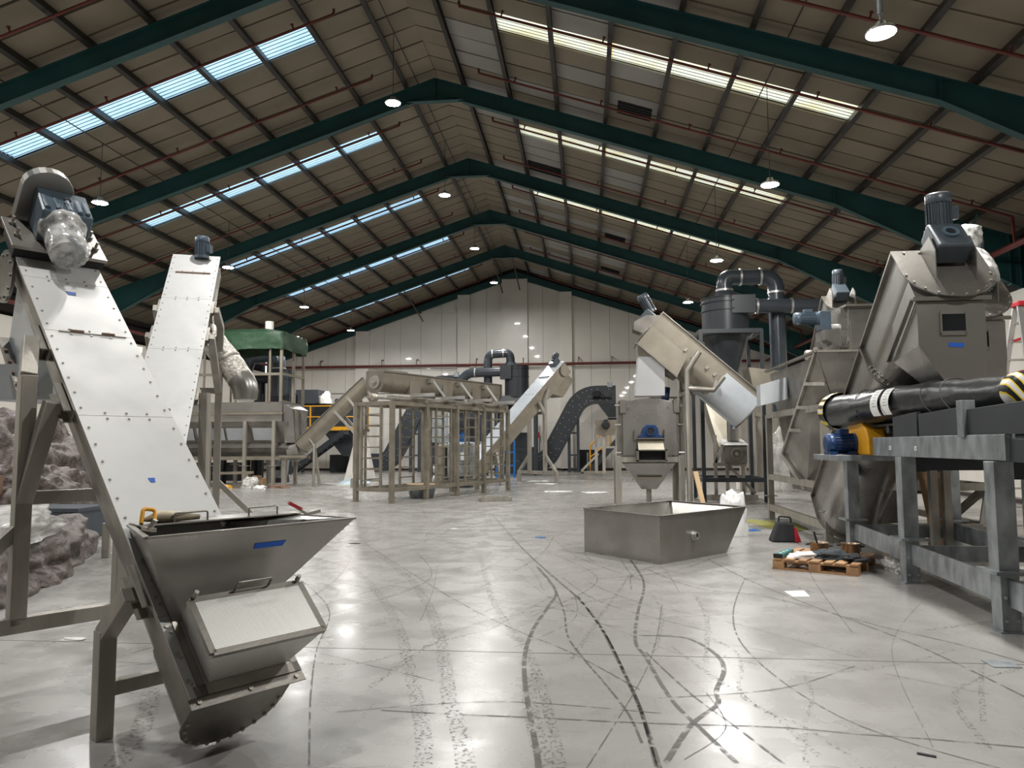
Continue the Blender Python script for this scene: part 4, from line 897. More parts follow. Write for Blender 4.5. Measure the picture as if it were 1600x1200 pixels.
for side in (0, 1):
    x0, x1 = xl(6.9)+.06+side*1.42, xl(10.45)+.06+side*1.42
    MB().hexa([(x0, 6.85, 1.49), (x0+.09, 6.85, 1.49), (x1+.09, 10.45, 1.48), (x1, 10.45, 1.48)], [(x0, 6.85, 1.72), (x0+.09, 6.85, 1.72), (x1+.09, 10.45, 1.72), (x1, 10.45, 1.72)]).build('side_beam', M['galv'], R, bev=.004)
    x0, x1 = xl(4.6)+.1+side*1.42, xl(6.85)+.1+side*1.42
    MB().hexa([(x0, 4.6, 1.46), (x0+.08, 4.6, 1.46), (x1+.08, 6.85, 1.48), (x1, 6.85, 1.48)], [(x0, 4.6, 1.68), (x0+.08, 4.6, 1.68), (x1+.08, 6.85, 1.68), (x1, 6.85, 1.68)]).build('side_beam', M['dark'], R, bev=.004)
    for q, (ya, yb) in enumerate(((6.2, 7.6), (7.75, 8.85), (8.9, 9.7))):
        xa, xb = xl(ya)+.08+side*1.42, xl(yb)+.08+side*1.42
        MB().hexa([(xa, ya, 1.72), (xa+.05, ya, 1.72), (xb+.05, yb, 1.72), (xb, yb, 1.72)], [(xa, ya, 2.0), (xa+.05, ya, 2.0), (xb+.05, yb, 1.97), (xb, yb, 1.97)]).build('skirt_plate', M['dark'], R, bev=.003)
    MB().bx(xl(7.6)+.04+side*1.42, xl(7.6)+.16+side*1.42, 7.6, 7.72, 1.70, 2.06).build('skirt_post', M['galv'], R, bev=.003)
MB().hexa([(xl(5)+.2, 5.2, 1.9), (xl(5)+1.4, 5.2, 1.9), (xl(11)+1.4, 11.4, 1.86), (xl(11)+.2, 11.4, 1.86)], [(xl(5)+.2, 5.2, 1.93), (xl(5)+1.4, 5.2, 1.93), (xl(11)+1.4, 11.4, 1.89), (xl(11)+.2, 11.4, 1.89)]).build('belt', M['rubber'], R)
for y in (7.2, 8.2, 9.2, 10.2, 11.2): MB().cyl((xl(y)+.18, y, 1.82), (xl(y)+1.4, y, 1.82), .05, n=12).build('idler_roller', M['dark'], R)
# drive shelf, blue motor and yellow belt guard
MB().bx(3.45, 4.75, 10.75, 11.85, 1.40, 1.48).build('drive_shelf', M['galv'], R, bev=.004)
mo = motor(R, (3.87, 11.25, 1.64), (-1, 0, 0), .145, .42, 'bluep', (0, 0, 1))
b = MB()
for x in (3.52, 3.78): b.bx(x-.05, x+.05, 11.1, 11.4, 1.48, 1.53)
b.build('motor_feet', M['bluep'], mo, kind='stuff')
gp = [(0, 10.72, 1.48), (0, 11.45, 1.48), (0, 11.55, 1.75), (0, 11.5, 1.95), (0, 11.3, 2.02), (0, 11.05, 1.98), (0, 10.8, 1.84), (0, 10.72, 1.70)]
gy = MB().prism([(3.86+p[0], p[1], p[2]) for p in gp], (.24, 0, 0)).build('belt_guard', M['yellow'], R, bev=.02)
b = MB()
for k in range(4): b.bx(3.92, 4.05, 10.712, 10.722, 1.55+k*.045, 1.562+k*.045)
b.build('guard_slot', M['black'], gy, kind='stuff')
for x, y in ((3.66, 9.75), (3.62, 8.9)):
    MB().bx(xl(y)+.052, xl(y)+.058, y-.03, y+.03, 1.56, 1.61).build('paper_label', M['white'], R)
    MB().bx(xl(y)+.050, xl(y)+.052, y-.006, y+.006, 1.572, 1.598).build('label_mark', M['dark'], R)
k = MB().bx(5.06, 5.16, 9.285, 9.29, .40, .46).build('marked_plate', M['sheet'], R)
b = MB()
for x in (5.095, 5.13):
    for i in range(5): t = PI*.5+PI*i/4-.0; b.cyl((x+.011*math.cos(t), 9.284, .43+.013*math.sin(t)), (x+.011*math.cos(t), 9.282, .43+.013*math.sin(t)), .004, n=6)
b.build('plate_lettering', M['dark'], k, kind='stuff')
# wrapped roll
def roll(name, p, q, r0, r1, mt, bumpy, n=40, seg=50, sag=.0):
    p, q = Vector(p), Vector(q); b = MB(); b.pipe([p.lerp(q, i/seg)-Vector((0, 0, sag*math.sin(PI*i/seg))) for i in range(seg+1)], [(r0*(1-i/seg)+r1*i/seg)*(.8 if i in (0, seg) else 1) for i in range(seg+1)], n)
    return b
b = roll('x', (3.92, 12.1, 2.14), (3.98, 7.25, 2.13), .26, .15, 'rubber', 1, sag=-.02)
RR = b.build('covered_belt_roll', M['rubber'], None, loc=(3.95, 9.7, 1.98))
for v in RR.data.vertices:
    w = v.co; k = noise.noise(Vector((w.x*2, w.y*.8, w.z*3)))*.05+noise.noise(Vector((w.x*7, w.y*2.2, w.z*8)))*.02; d = Vector((w.x-.0, 0, w.z-.16)); d.normalize(); v.co += d*k
    v.co.z = max(v.co.z, -.07)
tag(RR, 'long belt roll wrapped in black plastic lying along the galvanised conveyor', 'roll')
for y0, y1 in ((9.55, 9.67), (9.9, 10.02), (8.4, 8.42), (11.0, 11.02)):
    pass
for y in (8.3, 8.75, 9.85, 10.7):
    c = Vector((3.95, y, 2.14)); r = .15+(y-7.25)/4.85*.11+.03
    MB().pipe([c+Vector((r*math.cos(t), .12*math.sin(t), r*math.sin(t))) for t in [2*PI*i/28 for i in range(29)]], .006, 6).build('lashing_rope', M['cable'], RR)
for i, y in enumerate((9.72, 10.05)):
    c = Vector((3.95, y, 2.14)); r = .15+(y-7.25)/4.85*.11+.035; b = MB(); vs = []
    for k in range(9): t = math.radians(128+k*11); vs += [c+Vector((r*math.cos(t), -.12, r*math.sin(t))), c+Vector((r*math.cos(t), .13, r*math.sin(t)))]
    b.add(vs, [(2*k, 2*k+1, 2*k+3, 2*k+2) for k in range(8)], True); s_ = b.build('paper_sheet', M['white'], RR)
    b = MB()
    for k in range(6):
        t = math.radians(140+k*9); p = c+Vector(((r+.002)*math.cos(t), 0, (r+.002)*math.sin(t)))
        L = (.06, .08, .05, .07, .03, .08)[k]; b.bx(p.x-.001, p.x, y-L, y+.05, p.z-.002, p.z+.002)
    b.build('printed_line', M['dark'], s_, kind='stuff')
def hazard_end(c, r, L, ax, lab):
    b = MB(); ax = Vector(ax); b.rev([(0, L), (r*.5, L), (r*.9, L*.9), (r*1.03, L*.6), (r*1.05, -L*.3), (r*1.0, -L*.6)], c, ax, 30); return b
hz = hazard_end((3.98, 7.25, 2.13), .165, .10, (0, -1, 0), 0).build('hazard_tape_end', M['hazard'], RR)
hz = hazard_end((3.92, 12.1, 2.14), .28, .12, (0, 1, 0), 0).build('hazard_tape_end', M['hazard'], RR)
b = MB().rev([(.285, -.02), (.29, .10), (.285, .12)], (3.92, 11.95, 2.14), (0, 1, 0), 30).build('hazard_tape_band', M['hazard'], RR)

# --- the shear hopper box on the floor
R = thing('tray_hopper', 'open sheet steel tray hopper with one sloping end on the bare floor', 'hopper', (1.0, 11.7, 0))
f0 = Vector((.98, 10.48, 0)); u = Vector((.673, .739, 0)); v = Vector((-.66, .751, 0)); Lb, Lt, Wd, H = 1.63, 2.22, 1.58, .655
up = Vector((0, 0, H)); c = [f0, f0+u*Lb, f0+u*Lb+v*Wd, f0+v*Wd]; tp = [f0+up, f0+u*Lt+up, f0+u*Lt+v*Wd+up, f0+v*Wd+up]
for nm, i, j in (('front_panel', 0, 1), ('sloping_panel', 1, 2), ('back_panel', 2, 3), ('side_panel', 3, 0)): MB().plate([c[i], c[j], tp[j], tp[i]], .006).build(nm, M['sheet'], R)
MB().plate([p+Vector((0, 0, .004)) for p in c], .006).build('base_panel', M['sheet'], R)
b = MB()
for i in range(4): b.beam(tp[i], tp[(i+1) % 4], .05, .014)
b.build('rim', M['steel'], R)
p = f0+u*.78+Vector((0, 0, .33)); nrm = Vector((u.y, -u.x, 0)); MB().shell(p, p+nrm*.07, .052, .016, 20).shell(p, p+nrm*.02, .07, .03, 20).build('drain_socket', M['alu'], R)

# --- pallet with cooking pots and tools
R = thing('pallet', 'wooden pallet on the floor carrying pots, clothes and tools', 'pallet', (3.2, 10.3, 0))
pf = Vector((3.32, 9.72, 0)); pu = Vector((-.87, .49, 0)).normalized(); pv = Vector((.49, .87, 0)).normalized(); PL, PW = 1.05, 1.18
Fp = Fr(pf, pu, pv, (0, 0, 1))
for j, yy in enumerate((.0, .52, 1.04)):
    for xx, w in ((0, .145), (.45, .145), (.90, .145)): MB(Fp).bx(xx, xx+w, yy, yy+.14, .022, .1).build('block', M['wood'], R, bev=.003)
    MB(Fp).bx(0, PL, yy, yy+.13, 0, .022).build('bottom_board', M['wood'], R)
    MB(Fp).bx(0, PL, yy+.01, yy+.13, .1, .122).build('stringer_board', M['wood'], R)
for i in range(7): x = i*.155; MB(Fp).bx(x, x+(.12 if i % 2 else .10), -.005, PW, .122, .144).build('deck_board', M['wood'], R, bev=.002)
zt = .144
def pot(x, y, lab, tilt=0):
    p = Fp((x, y, zt)); t = thing('cooking_pot', lab, 'pot', p)
    MB().rev([(0, .002), (.10, .002), (.115, .012), (.12, .15), (.126, .155), (.118, .15), (.11, .02), (0, .014)], p, (0, 0, 1), 28).build('pot_body', M['potsteel'], t)
    for s in (-1, 1):
        q = p+pu*s*.118+Vector((0, 0, .12)); MB().pipe(elbowed([q-pv*.04, q-pv*.04+pu*s*.05, q+pv*.04+pu*s*.05, q+pv*.04], .02, 3), .009, 8).build('handle', M['bag'], t)
    return t
M['potsteel'] = mat('stained_pot_steel', (.35, .27, .19), .35, .7, .4, 9)
pot(.62, .72, 'left stained metal cooking pot with side handles on the pallet'); pot(.25, .86, 'right stained metal cooking pot with side handles on the pallet')
p = Fp((.60, .66, .16)); L_ = MB().beam(p, p+Vector((-.07, 0, .29)), .035, .02).build('brush_handle', M['bag'], None, loc=tuple(p)); tag(L_, 'dark flat handle leaning up against the left pot', 'tool')
lv = thing('spirit_level', 'teal levelling tool at the left end of the pallet', 'tool', Fp((.98, .3, zt)))
MB(Fp).bx(.93, 1.03, .02, .62, zt, zt+.05).build('level_body', M['teald'], lv, bev=.005); MB(Fp).bx(.925, 1.035, -.0, .05, zt, zt+.055).build('end_cap', M['bag'], lv, bev=.005)
b = MB(Fp)
for yy in (.15, .3, .45): b.cyl((.98, yy, zt+.05), (.98, yy, zt+.054), .02, n=10)
b.build('vial_mark', M['white'], lv, kind='stuff')
def lump(name, p, sx, sy, sz, m, lab, cat, seed, fr=None, amt=.35, n=22, sub=None, clampz=True, rot=0):
    """a soft heap: half ellipsoid pushed about by noise"""
    p = Vector(p); b = MB(); vs, fs = [], []; N, K = n*2, n
    for i in range(K+1):
        ph = PI*.5*i/K
        for j in range(N):
            th = 2*PI*j/N; d = Vector((math.cos(th)*math.cos(ph), math.sin(th)*math.cos(ph), math.sin(ph)))
            g = Vector((math.copysign(abs(d.x)**.75, d.x)*sx, math.copysign(abs(d.y)**.75, d.y)*sy, d.z**.8*sz))
            k = noise.noise(Vector((d.x*2+seed, d.y*2, d.z*2)))*amt+noise.noise(Vector((d.x*6, d.y*6+seed, d.z*5)))*amt*.35
            g = g*(1+k); g.z = max(g.z, 0) if i else 0
            cr, sr = math.cos(rot), math.sin(rot); vs.append(p+Vector((g.x*cr-g.y*sr, g.x*sr+g.y*cr, g.z)))
    for i in range(K): fs += [(i*N+j, i*N+(j+1) % N, (i+1)*N+(j+1) % N, (i+1)*N+j) for j in range(N)]
    b.add(vs, fs, True); b.add(vs[:N], [list(range(N))[::-1]])
    o = b.build(name, M[m], None, loc=tuple(p))
    if m == 'quilt':                         # folds and puckers of the quilted cover
        for v in o.data.vertices:
            c = v.co+p; k = (2*abs(noise.noise(c*1.3))-.5)*-.12+(2*abs(noise.noise(Vector((c.x*5, c.y*2.5, c.z*2.2))))-.5)*-.07+noise.noise(c*9)*.012
            v.co += (v.co-Vector((0, 0, .3))).normalized()*k
            if v.co.z < .0: v.co.z = 0
    if lab: tag(o, lab, cat)
    return o
lump('jacket', Fp((.42, .42, zt)), .24, .2, .1, 'cloth', 'dark blue jacket dropped on the middle of the pallet', 'clothing', 3)
lump('trousers', Fp((.13, .4, zt)), .16, .22, .07, 'bag', 'black trousers crumpled at the right of the pallet', 'clothing', 8)
lump('plastic_bag', Fp((.70, .28, zt)), .2, .1, .06, 'white', 'crumpled white plastic bag beside the jacket on the pallet', 'bag', 12, amt=.5)
lump('rag', Fp((.02, .75, zt)), .09, .12, .04, 'rust', 'small brown rag on the right edge of the pallet', 'rag', 17)
b = thing('wood_block', 'short weathered timber offcut standing behind the pallet', 'timber', (4.25, 10.75, 0)); MB().bx(4.05, 4.42, 10.6, 10.9, 0, .2).build('timber', M['wood'], b, bev=.005)
o = lump('plastic_film', (3.98, 10.2, 0), .14, .3, .16, 'wrap', 'clear plastic film trailing on the floor by the pallet', 'film', 21, amt=.6)

R = thing('tool_bag', 'black and red tool bag standing on the floor behind the pallet', 'bag', (3.28, 13.1, 0))
b = MB(); b.hexa([(3.05, 12.92, 0), (3.5, 12.92, 0), (3.5, 13.25, 0), (3.05, 13.25, 0)], [(3.17, 13.0, .33), (3.42, 13.0, .31), (3.42, 13.16, .30), (3.17, 13.16, .34)]).build('bag_body', M['bag'], R, bev=.03)
MB().hexa([(3.41, 12.90, .01), (3.52, 12.92, .01), (3.50, 12.95, .01), (3.42, 12.95, .01)], [(3.42, 12.955, .24), (3.45, 12.96, .24), (3.45, 13.0, .24), (3.42, 13.0, .24)]).build('red_side', M['redp'], R)
MB().pipe(elbowed([(3.2, 13.08, .32), (3.2, 13.08, .42), (3.4, 13.08, .40), (3.4, 13.08, .3)], .04, 4), .015, 8).build('handle', M['bag'], R)
def sheet(name, pts, m, lab, cat, z=.006, t=.004, grp=None):
    p = [Vector((q[0], q[1], q[2] if len(q) > 2 else z)) for q in pts]; o = MB().prism(p, (0, 0, -t)).build(name, M[m], None, loc=(p[0].x, p[0].y, 0)); return tag(o, lab, cat, grp)
sheet('paper_sheet', [(2.16, 8.69), (2.39, 8.75), (2.36, 8.41), (2.18, 8.39)], 'white', 'white paper sheet lying on the open floor', 'paper')
sheet('safety_sheet', [(3.2, 17.0), (4.3, 16.1), (4.2, 14.9), (3.7, 14.3), (3.45, 15.2)], 'ygreen', 'olive yellow sheet spread on the floor under the tank', 'sheet')
sheet('blue_wipe', [(3.02, 14.5), (3.25, 14.6), (3.22, 14.9), (3.0, 14.8)], 'bluebr', 'small blue wipe on the floor behind the tool bag', 'cloth')
for x, y, s in ((3.05, 6.02, .07),): sheet('floor_stain_plate', [(x-.1, y-.09), (x+.1, y-.09), (x+.1, y+.09), (x-.1, y+.09)], 'galv', 'small grey rubber pad on the floor at the right', 'pad')
sheet('dark_offcut', [(1.72, 4.28), (1.80, 4.24), (1.81, 4.26), (1.73, 4.30)], 'bag', 'small black plastic offcut near the bottom right corner', 'offcut')
lump('white_sack', (2.62, 13.9, 0), .24, .18, .75, 'white', 'crumpled white sack standing behind the tray hopper', 'sack', 31, amt=.35)
# things under and behind the belt conveyor
sheet('cardboard_sheet', [(5.36, 12.35, .01), (5.66, 12.2, .01), (5.66, 12.4, 1.22), (5.24, 12.55, 1.22)], 'card', 'tall brown cardboard sheet leaning behind the belt conveyor', 'cardboard', t=.01)
R = thing('plywood_crate', 'pale plywood crate with a strap behind the belt conveyor', 'crate', (5.9, 15.4, 0))
MB().bx(5.5, 6.3, 15.1, 15.8, .0, .62).build('crate_box', M['ply'], R, bev=.005); MB().bx(5.66, 5.70, 15.09, 15.81, 0, .625).build('strap', M['galv'], R); MB().bx(5.6, 6.2, 15.15, 15.7, .62, .68).build('foam_lid', M['white'], R, bev=.02); MB().bx(5.72, 5.82, 15.085, 15.1, .45, .52).build('paper_label', M['white'], R)
lump('black_bundle', (5.1, 15.3, 0), .22, .2, .5, 'bag', 'black bundle beside the plywood crate', 'bundle', 41, amt=.3)
for i, (x, y, a0) in enumerate(((4.7, 12.4, .3), (5.2, 12.5, -.2))): pass
R = thing('stepladder', 'tall aluminium stepladder with red treads at the right edge', 'ladder', (6.9, 12.9, 0))
TP = Vector((7.15, 12.85, 3.9))
for x0, x1, y0, y1, nm in ((6.35, 7.07, 13.0, 12.9, 'front_stile'), (7.55, 7.27, 13.0, 12.9, 'front_stile'), (6.95, 7.05, 12.0, 12.75, 'rear_stile'), (7.75, 7.3, 12.0, 12.75, 'rear_stile')):
    MB().beam((x0, y0, 0), (x1, y1, 3.9), .085, .04, up=(0, 1, 0)).build(nm, M['alu'], R)
for k in range(1, 13):
    t = k/13; xa = 6.35+.72*t; xb = 7.55-.28*t; y = 13.0-.1*t; MB().beam((xa, y, 3.9*t), (xb, y, 3.9*t), .09, .03).build('tread', M['alu'], R)
MB().bx(7.0, 7.34, 12.7, 12.95, 3.86, 3.95).build('top_cap', M['redp'], R, bev=.02)
for z, yy in ((2.75, 12.93), (3.3, 12.9)): t = z/3.9; MB().beam((6.35+.72*t, yy-.1, z), (7.55-.28*t, yy-.15, z+.12), .03, .04).build('red_strap', M['redp'], R)

# ------------------------------------------------------------------ middle distance, right: screw over the friction washer
R = thing('screw_conveyor', 'wide inclined screw conveyor over the square washer, white film peeling off its trough', 'conveyor', (3.2, 19.9, 0))
QO = Vector((4.51, 19.4, 2.82)); QL = 3.36
F = uscrew(R, QO, -90, 41.6, .98, QL, .52, m='tan')
e, a, n = F.x, F.y, F.z
def trofilm(t0, t1, a0, a1, jag, nm):        # film still stuck on part of the trough, torn along its upper edge
    r = .49+.006; b = MB(F); vs = []; N = 24; rr = random.Random(jag)
    for i in range(N+1):
        th = a0+(a1-a0)*i/N; j = rr.uniform(-.05, .05)
        x = .49-r*math.cos(th) if th > 0 else -.006; z = -.52-r*math.sin(th) if th > 0 else -.52-th*.5
        for t in (t0, t1+j): vs.append((x, t, z))
    b.add(vs, [(2*i, 2*i+1, 2*i+3, 2*i+2) for i in range(N)], True); b.build(nm, M['film'], R)
trofilm(.02, 1.15, -.75, 1.9, 4, 'protective_film'); trofilm(1.1, 1.75, .95, 1.9, 7, 'protective_film')
g = MB(F).bx(.3, .7, QL+.1, QL+.4, -.55, -.1).build('gearbox', M['motord'], R, bev=.03)
motor(R, F((.5, QL+.25, -.1)), a*.9+n*.35, .15, .55, 'motord', e)
for x in (.2, .78): MB(F).prism([(x, QL+.015, -.05), (x, QL+.3, -.3), (x, QL+.42, -.62), (x, QL+.3, -.8), (x, QL+.015, -.7)], (.012, 0, 0)).build('gusset_plate', M['steel'], R)
MB().hexa([(4.3, 19.5, 2.75), (5.3, 19.5, 2.65), (5.3, 20.3, 2.65), (4.3, 20.3, 2.75)], [(4.15, 19.5, 3.6), (5.25, 19.5, 3.45), (5.25, 20.3, 3.45), (4.15, 20.3, 3.6)]).build('inlet_box', M['tan'], R)
MB().bx(5.22, 5.28, 19.4, 20.4, 2.6, 3.5).build('inlet_flange', M['steel'], R)
# outlet neck and chute
MB(F).bx(-.03, 1.01, 1.98, 3.36, -1.06, -1.03).build('neck_flange', M['steel'], R)
MB(F).prism([(-.004, 2.15, -.45), (-.004, 3.34, -.45), (-.004, 3.34, -1.04), (-.004, 2.0, -1.04)], (.988, 0, 0)).build('outlet_neck', M['tan'], R)
tl, tr_ = F((0, 3.32, -1.06)), F((0, 2.02, -1.06))
c = MB().hexa([(1.26, 19.55, 2.90), (2.02, 19.55, 2.90), (2.02, 20.25, 2.90), (1.26, 20.25, 2.90)], [(1.36, 19.5, 3.92), (2.03, 19.5, 3.90), (2.03, 20.35, 3.90), (1.36, 20.35, 3.92)])
c.build('lower_chute', M['whitesheet'] if 'whitesheet' in M else M['film'], R)
MB().hexa([(1.36, 19.5, 3.92), (2.03, 19.5, 3.90), (2.03, 20.35, 3.90), (1.36, 20.35, 3.92)], [(tl.x, 19.42, tl.z), (tr_.x, 19.42, tr_.z), (tr_.x, 20.36, tr_.z), (tl.x, 20.36, tl.z)]).build('upper_chute', M['tan'], R)
tape((1.62, 19.44, 4.13), (1, 0, .3), (0, 0, 1), .09, .07, R)
for y, s in ((19.18, -1), (20.62, 1)):
    yb = 19.4 if s < 0 else 20.4
    MB().pipe([(2.55, y, 0), (2.55, y, 3.52), (2.86, y+.05*s, 3.98)], .075, 4).build('post', M['tube'], R)
    MB().pipe([(2.55, y, 3.05), (3.2, y, 3.0), (3.46, y, 3.34)], .07, 4).build('strut', M['tube'], R)
    for t, q in ((2.17, 0), (1.46, 0)):
        MB(F).bx(-.05 if s < 0 else .98, 0 if s < 0 else 1.03, t-.17, t-.11, -.42, -.32).build('clamp', M['tube'], R); MB(F).bx(-.05 if s < 0 else .98, 0 if s < 0 else 1.03, t+.09, t+.15, -.42, -.32).build('clamp', M['tube'], R)
MB().beam((2.55, 19.18, 2.95), (2.55, 20.62, 2.95), .1).build('cross_bar', M['tube'], R); MB().beam((2.55, 18.4, .1), (2.55, 21.4, .1), .12).build('foot_rail', M['tube'], R)

R = thing('friction_washer', 'square stainless washer box with a blue bearing block over a funnel frame', 'washer', (1.6, 20.3, 0))
MB().bx(.82, 2.4, 19.75, 21.1, 1.34, 2.78).build('housing', M['steel'], R, bev=.01)
pts = [(.93, 19.68, 1.36), (2.31, 19.68, 1.36), (2.31, 19.68, 2.70), (2.0, 19.68, 2.80), (1.62, 19.68, 2.84), (1.24, 19.68, 2.80), (.93, 19.68, 2.70)]
fd = MB().prism(pts, (0, .06, 0)).build('front_plate', M['sheet'], R, bev=.004)
for x in (.86, 2.24): MB().bx(x, x+.16, 19.62, 19.74, 2.45, 2.80).build('hinge_block', M['steel'], R, bev=.01)
for x in (1.1, 2.12): MB().cyl((x, 19.68, 2.6), (x, 19.64, 2.6), .035, n=14).build('boss', M['steel'], fd)
b = MB(); rr = random.Random(2)
for i in range(12): b.bolt((1.62+.42*math.cos(.3+i*.23), 19.68, 2.05+.42*math.sin(.3+i*.23)), (0, -1, 0), .014, .01)
b.build('plate_bolt', M['tube'], fd, kind='stuff')
for x in (.80, 2.43):
    for z in (1.42, 2.15, 2.66):
        MB().cyl((x-.07, 19.66, z), (x+.07, 19.66, z), .022, n=10).build('swing_clamp', M['alu'], R)
    MB().beam((x, 19.66, 1.45), (x, 19.66, 2.6), .04, .03).build('clamp_rod', M['steel'], R)
bb = MB().prism([(1.32, 19.5, 1.80), (1.94, 19.5, 1.80), (1.94, 19.5, 1.86), (1.84, 19.5, 1.90), (1.82, 19.5, 2.06), (1.74, 19.5, 2.14), (1.52, 19.5, 2.14), (1.44, 19.5, 2.06), (1.42, 19.5, 1.90), (1.32, 19.5, 1.86)], (0, .16, 0)).build('bearing_block', M['bluep'], R, bev=.012)
MB().shell((1.63, 19.5, 1.98), (1.63, 19.44, 1.98), .12, .03, 24).build('bearing_cap', M['bluep'], bb); MB().cyl((1.63, 19.49, 1.98), (1.63, 19.46, 1.98), .09, n=20).build('bearing_bore', M['black'], bb)
MB().bx(1.27, 1.99, 19.45, 19.68, 1.77, 1.80).build('bearing_shelf', M['steel'], R)
for x in (1.22, 1.98): MB().bx(x, x+.03, 19.5, 19.68, 1.75, 2.02).build('shelf_bracket', M['steel'], R)
MB().hexa([(1.30, 19.35, 1.50), (1.96, 19.35, 1.50), (1.96, 19.36, 1.50), (1.30, 19.36, 1.50)], [(1.30, 19.60, 1.77), (1.95, 19.60, 1.77), (1.95, 19.61, 1.77), (1.30, 19.61, 1.77)]).build('deflector_plate', M['ply2'] if 'ply2' in M else M['sheet'], R)
b = MB(); b.bx(1.26, 2.03, 19.3, 19.68, 1.47, 1.50).bx(1.26, 2.03, 19.3, 19.68, 1.20, 1.23).bx(1.26, 1.31, 19.3, 19.68, 1.2, 1.5).bx(1.98, 2.03, 19.3, 19.68, 1.2, 1.5); b.build('outlet_spout', M['steel'], R); MB().bx(1.31, 1.98, 19.60, 19.67, 1.23, 1.47).build('outlet_opening', M['black'], R)
for x in (.80, 2.42):
    for y in (19.72, 21.1): MB().beam((x, y, 0), (x, y, 1.34), .15, .15, up=(0, 1, 0)).build('leg', M['tube'], R, bev=.005)
for y in (19.72, 21.1): MB().beam((.8, y, 1.24), (2.42, y, 1.24), .1, .14).build('frame_rail', M['tube'], R)
for x in (.8, 2.42): MB().beam((x, 19.72, 1.24), (x, 21.1, 1.24), .1, .14).build('frame_rail', M['tube'], R)
MB().hexa([(1.42, 20.1, .45), (1.82, 20.1, .45), (1.82, 20.5, .45), (1.42, 20.5, .45)], [(.93, 19.74, 1.14), (2.28, 19.74, 1.14), (2.28, 21, 1.14), (.93, 21, 1.14)]).build('funnel', M['sheet'], R)
MB().bx(1.3, 1.94, 19.86, 19.9, .70, .78).build('funnel_strap', M['tan'], R); MB().cyl((1.62, 20.3, 0), (1.62, 20.3, .45), .07, n=14).build('drain_pipe', M['tube'], R)
motor(R, (2.12, 20.6, 2.78), (.15, 0, 1), .10, .42, 'bluep', (0, -1, 0))
MB().bx(1.75, 2.5, 20.9, 21.0, 2.9, 2.95).build('top_guard', M['tube'], R); MB().bx(1.75, 1.79, 20.9, 21.0, 2.78, 2.9).build('guard_foot', M['tube'], R); MB().bx(2.4, 2.44, 20.9, 21.0, 2.78, 2.9).build('guard_foot', M['tube'], R)
R = thing('timber_plank', 'pale wooden plank leaning beside the washer frame', 'plank', (2.75, 19.0, 0)); MB().beam((2.82, 18.6, 0), (2.68, 19.05, .95), .12, .04).build('plank', M['ply'], R)

# grey cyclone on its frame
def cyclone(root, c, r, zt, zc, zl, rl, m='dark'):
    x, y = c
    b = MB().rev([(r, zc), (r, zt)], (x, y, 0), n=36); b.cyl((x, y, zt), (x, y, zt+.02), r+.03, n=36); bd = b.build('cyclone_body', M[m], root)
    for z in (zc, zc+(zt-zc)*.66, zt-.12): MB().shell((x, y, z-.02), (x, y, z+.02), r+.035, .04, 36).build('band', M[m], bd)
    MB().rev([(r, zc), (rl, zl)], (x, y, 0), n=36).build('cyclone_cone', M[m], root)
def ringed(root, path, r, m, rings, name='duct', n=18):
    d = MB().pipe(path, r, n).build(name, M[m], root)
    for p, ax in rings: p = Vector(p); MB().shell(p-Vector(ax)*.03, p+Vector(ax)*.03, r+.025, .03, 20).build('clamp_ring', M['alu'], d)
    return d
R = thing('dust_cyclone', 'large dark grey cyclone with looping duct on a black frame at the right', 'cyclone', (4.15, 22.5, 0))
cyclone(R, (4.15, 22.5), .68, 5.93, 4.86, 3.2, .16)
MB().bx(4.22, 4.90, 21.8, 22.3, 5.42, 5.96).build('inlet_box', M['dark'], R, bev=.006)
MB().rev([(.34, 5.94), (.25, 6.2)], (4.15, 22.5, 0), n=24).build('outlet_cone', M['duct'], R)
ringed(R, elbowed([(4.15, 22.5, 6.15), (4.15, 22.5, 6.62), (5.66, 22.5, 6.62), (5.66, 22.5, 2.4)], .45, 8), .235, 'duct', [((4.15, 22.5, 6.22), (0, 0, 1)), ((4.62, 22.5, 6.62), (1, 0, 0)), ((5.2, 22.5, 6.62), (1, 0, 0)), ((5.66, 22.5, 6.12), (0, 0, 1))])
ringed(R, elbowed([(4.88, 22.05, 5.65), (7.3, 22.05, 5.62), (8.0, 22.05, 5.0)], .6, 8), .205, 'duct', [((4.97, 22.05, 5.65), (1, 0, 0)), ((5.95, 22.05, 5.64), (1, 0, 0)), ((6.95, 22.05, 5.63), (1, 0, 0))])
MB().rev([(.33, 3.05), (.33, 3.12), (.17, 2.42)], (4.28, 22.5, 0), n=20).build('rubber_funnel', M['bag'], R); MB().cyl((4.28, 22.5, 1.72), (4.28, 22.5, 2.42), .175, n=20).build('drop_pipe', M['sheet'], R)
tape((4.28, 22.32, 2.16), (1, 0, 0), (0, 0, 1), .16, .07, R)
for x in (3.28, 4.98):
    for y in (21.62, 23.38): MB().beam((x, y, 0), (x, y, 4.9), .1, .1, up=(0, 1, 0)).build('frame_post', M['dark'], R)
MB().beam((3.48, 23.0, 0), (3.48, 23.0, 4.9), .09).build('frame_post', M['dark'], R)
for z in (4.87, .62):
    for y in (21.62, 23.38): MB().beam((3.28, y, z), (4.98, y, z), .09, .12).build('frame_beam', M['dark'], R)
    for x in (3.28, 4.98): MB().beam((x, 21.62, z), (x, 23.38, z), .09, .12).build('frame_beam', M['dark'], R)
R = thing('feed_screw', 'small box headed feed screw standing inside the cyclone frame', 'conveyor', (4.3, 22.7, 0))
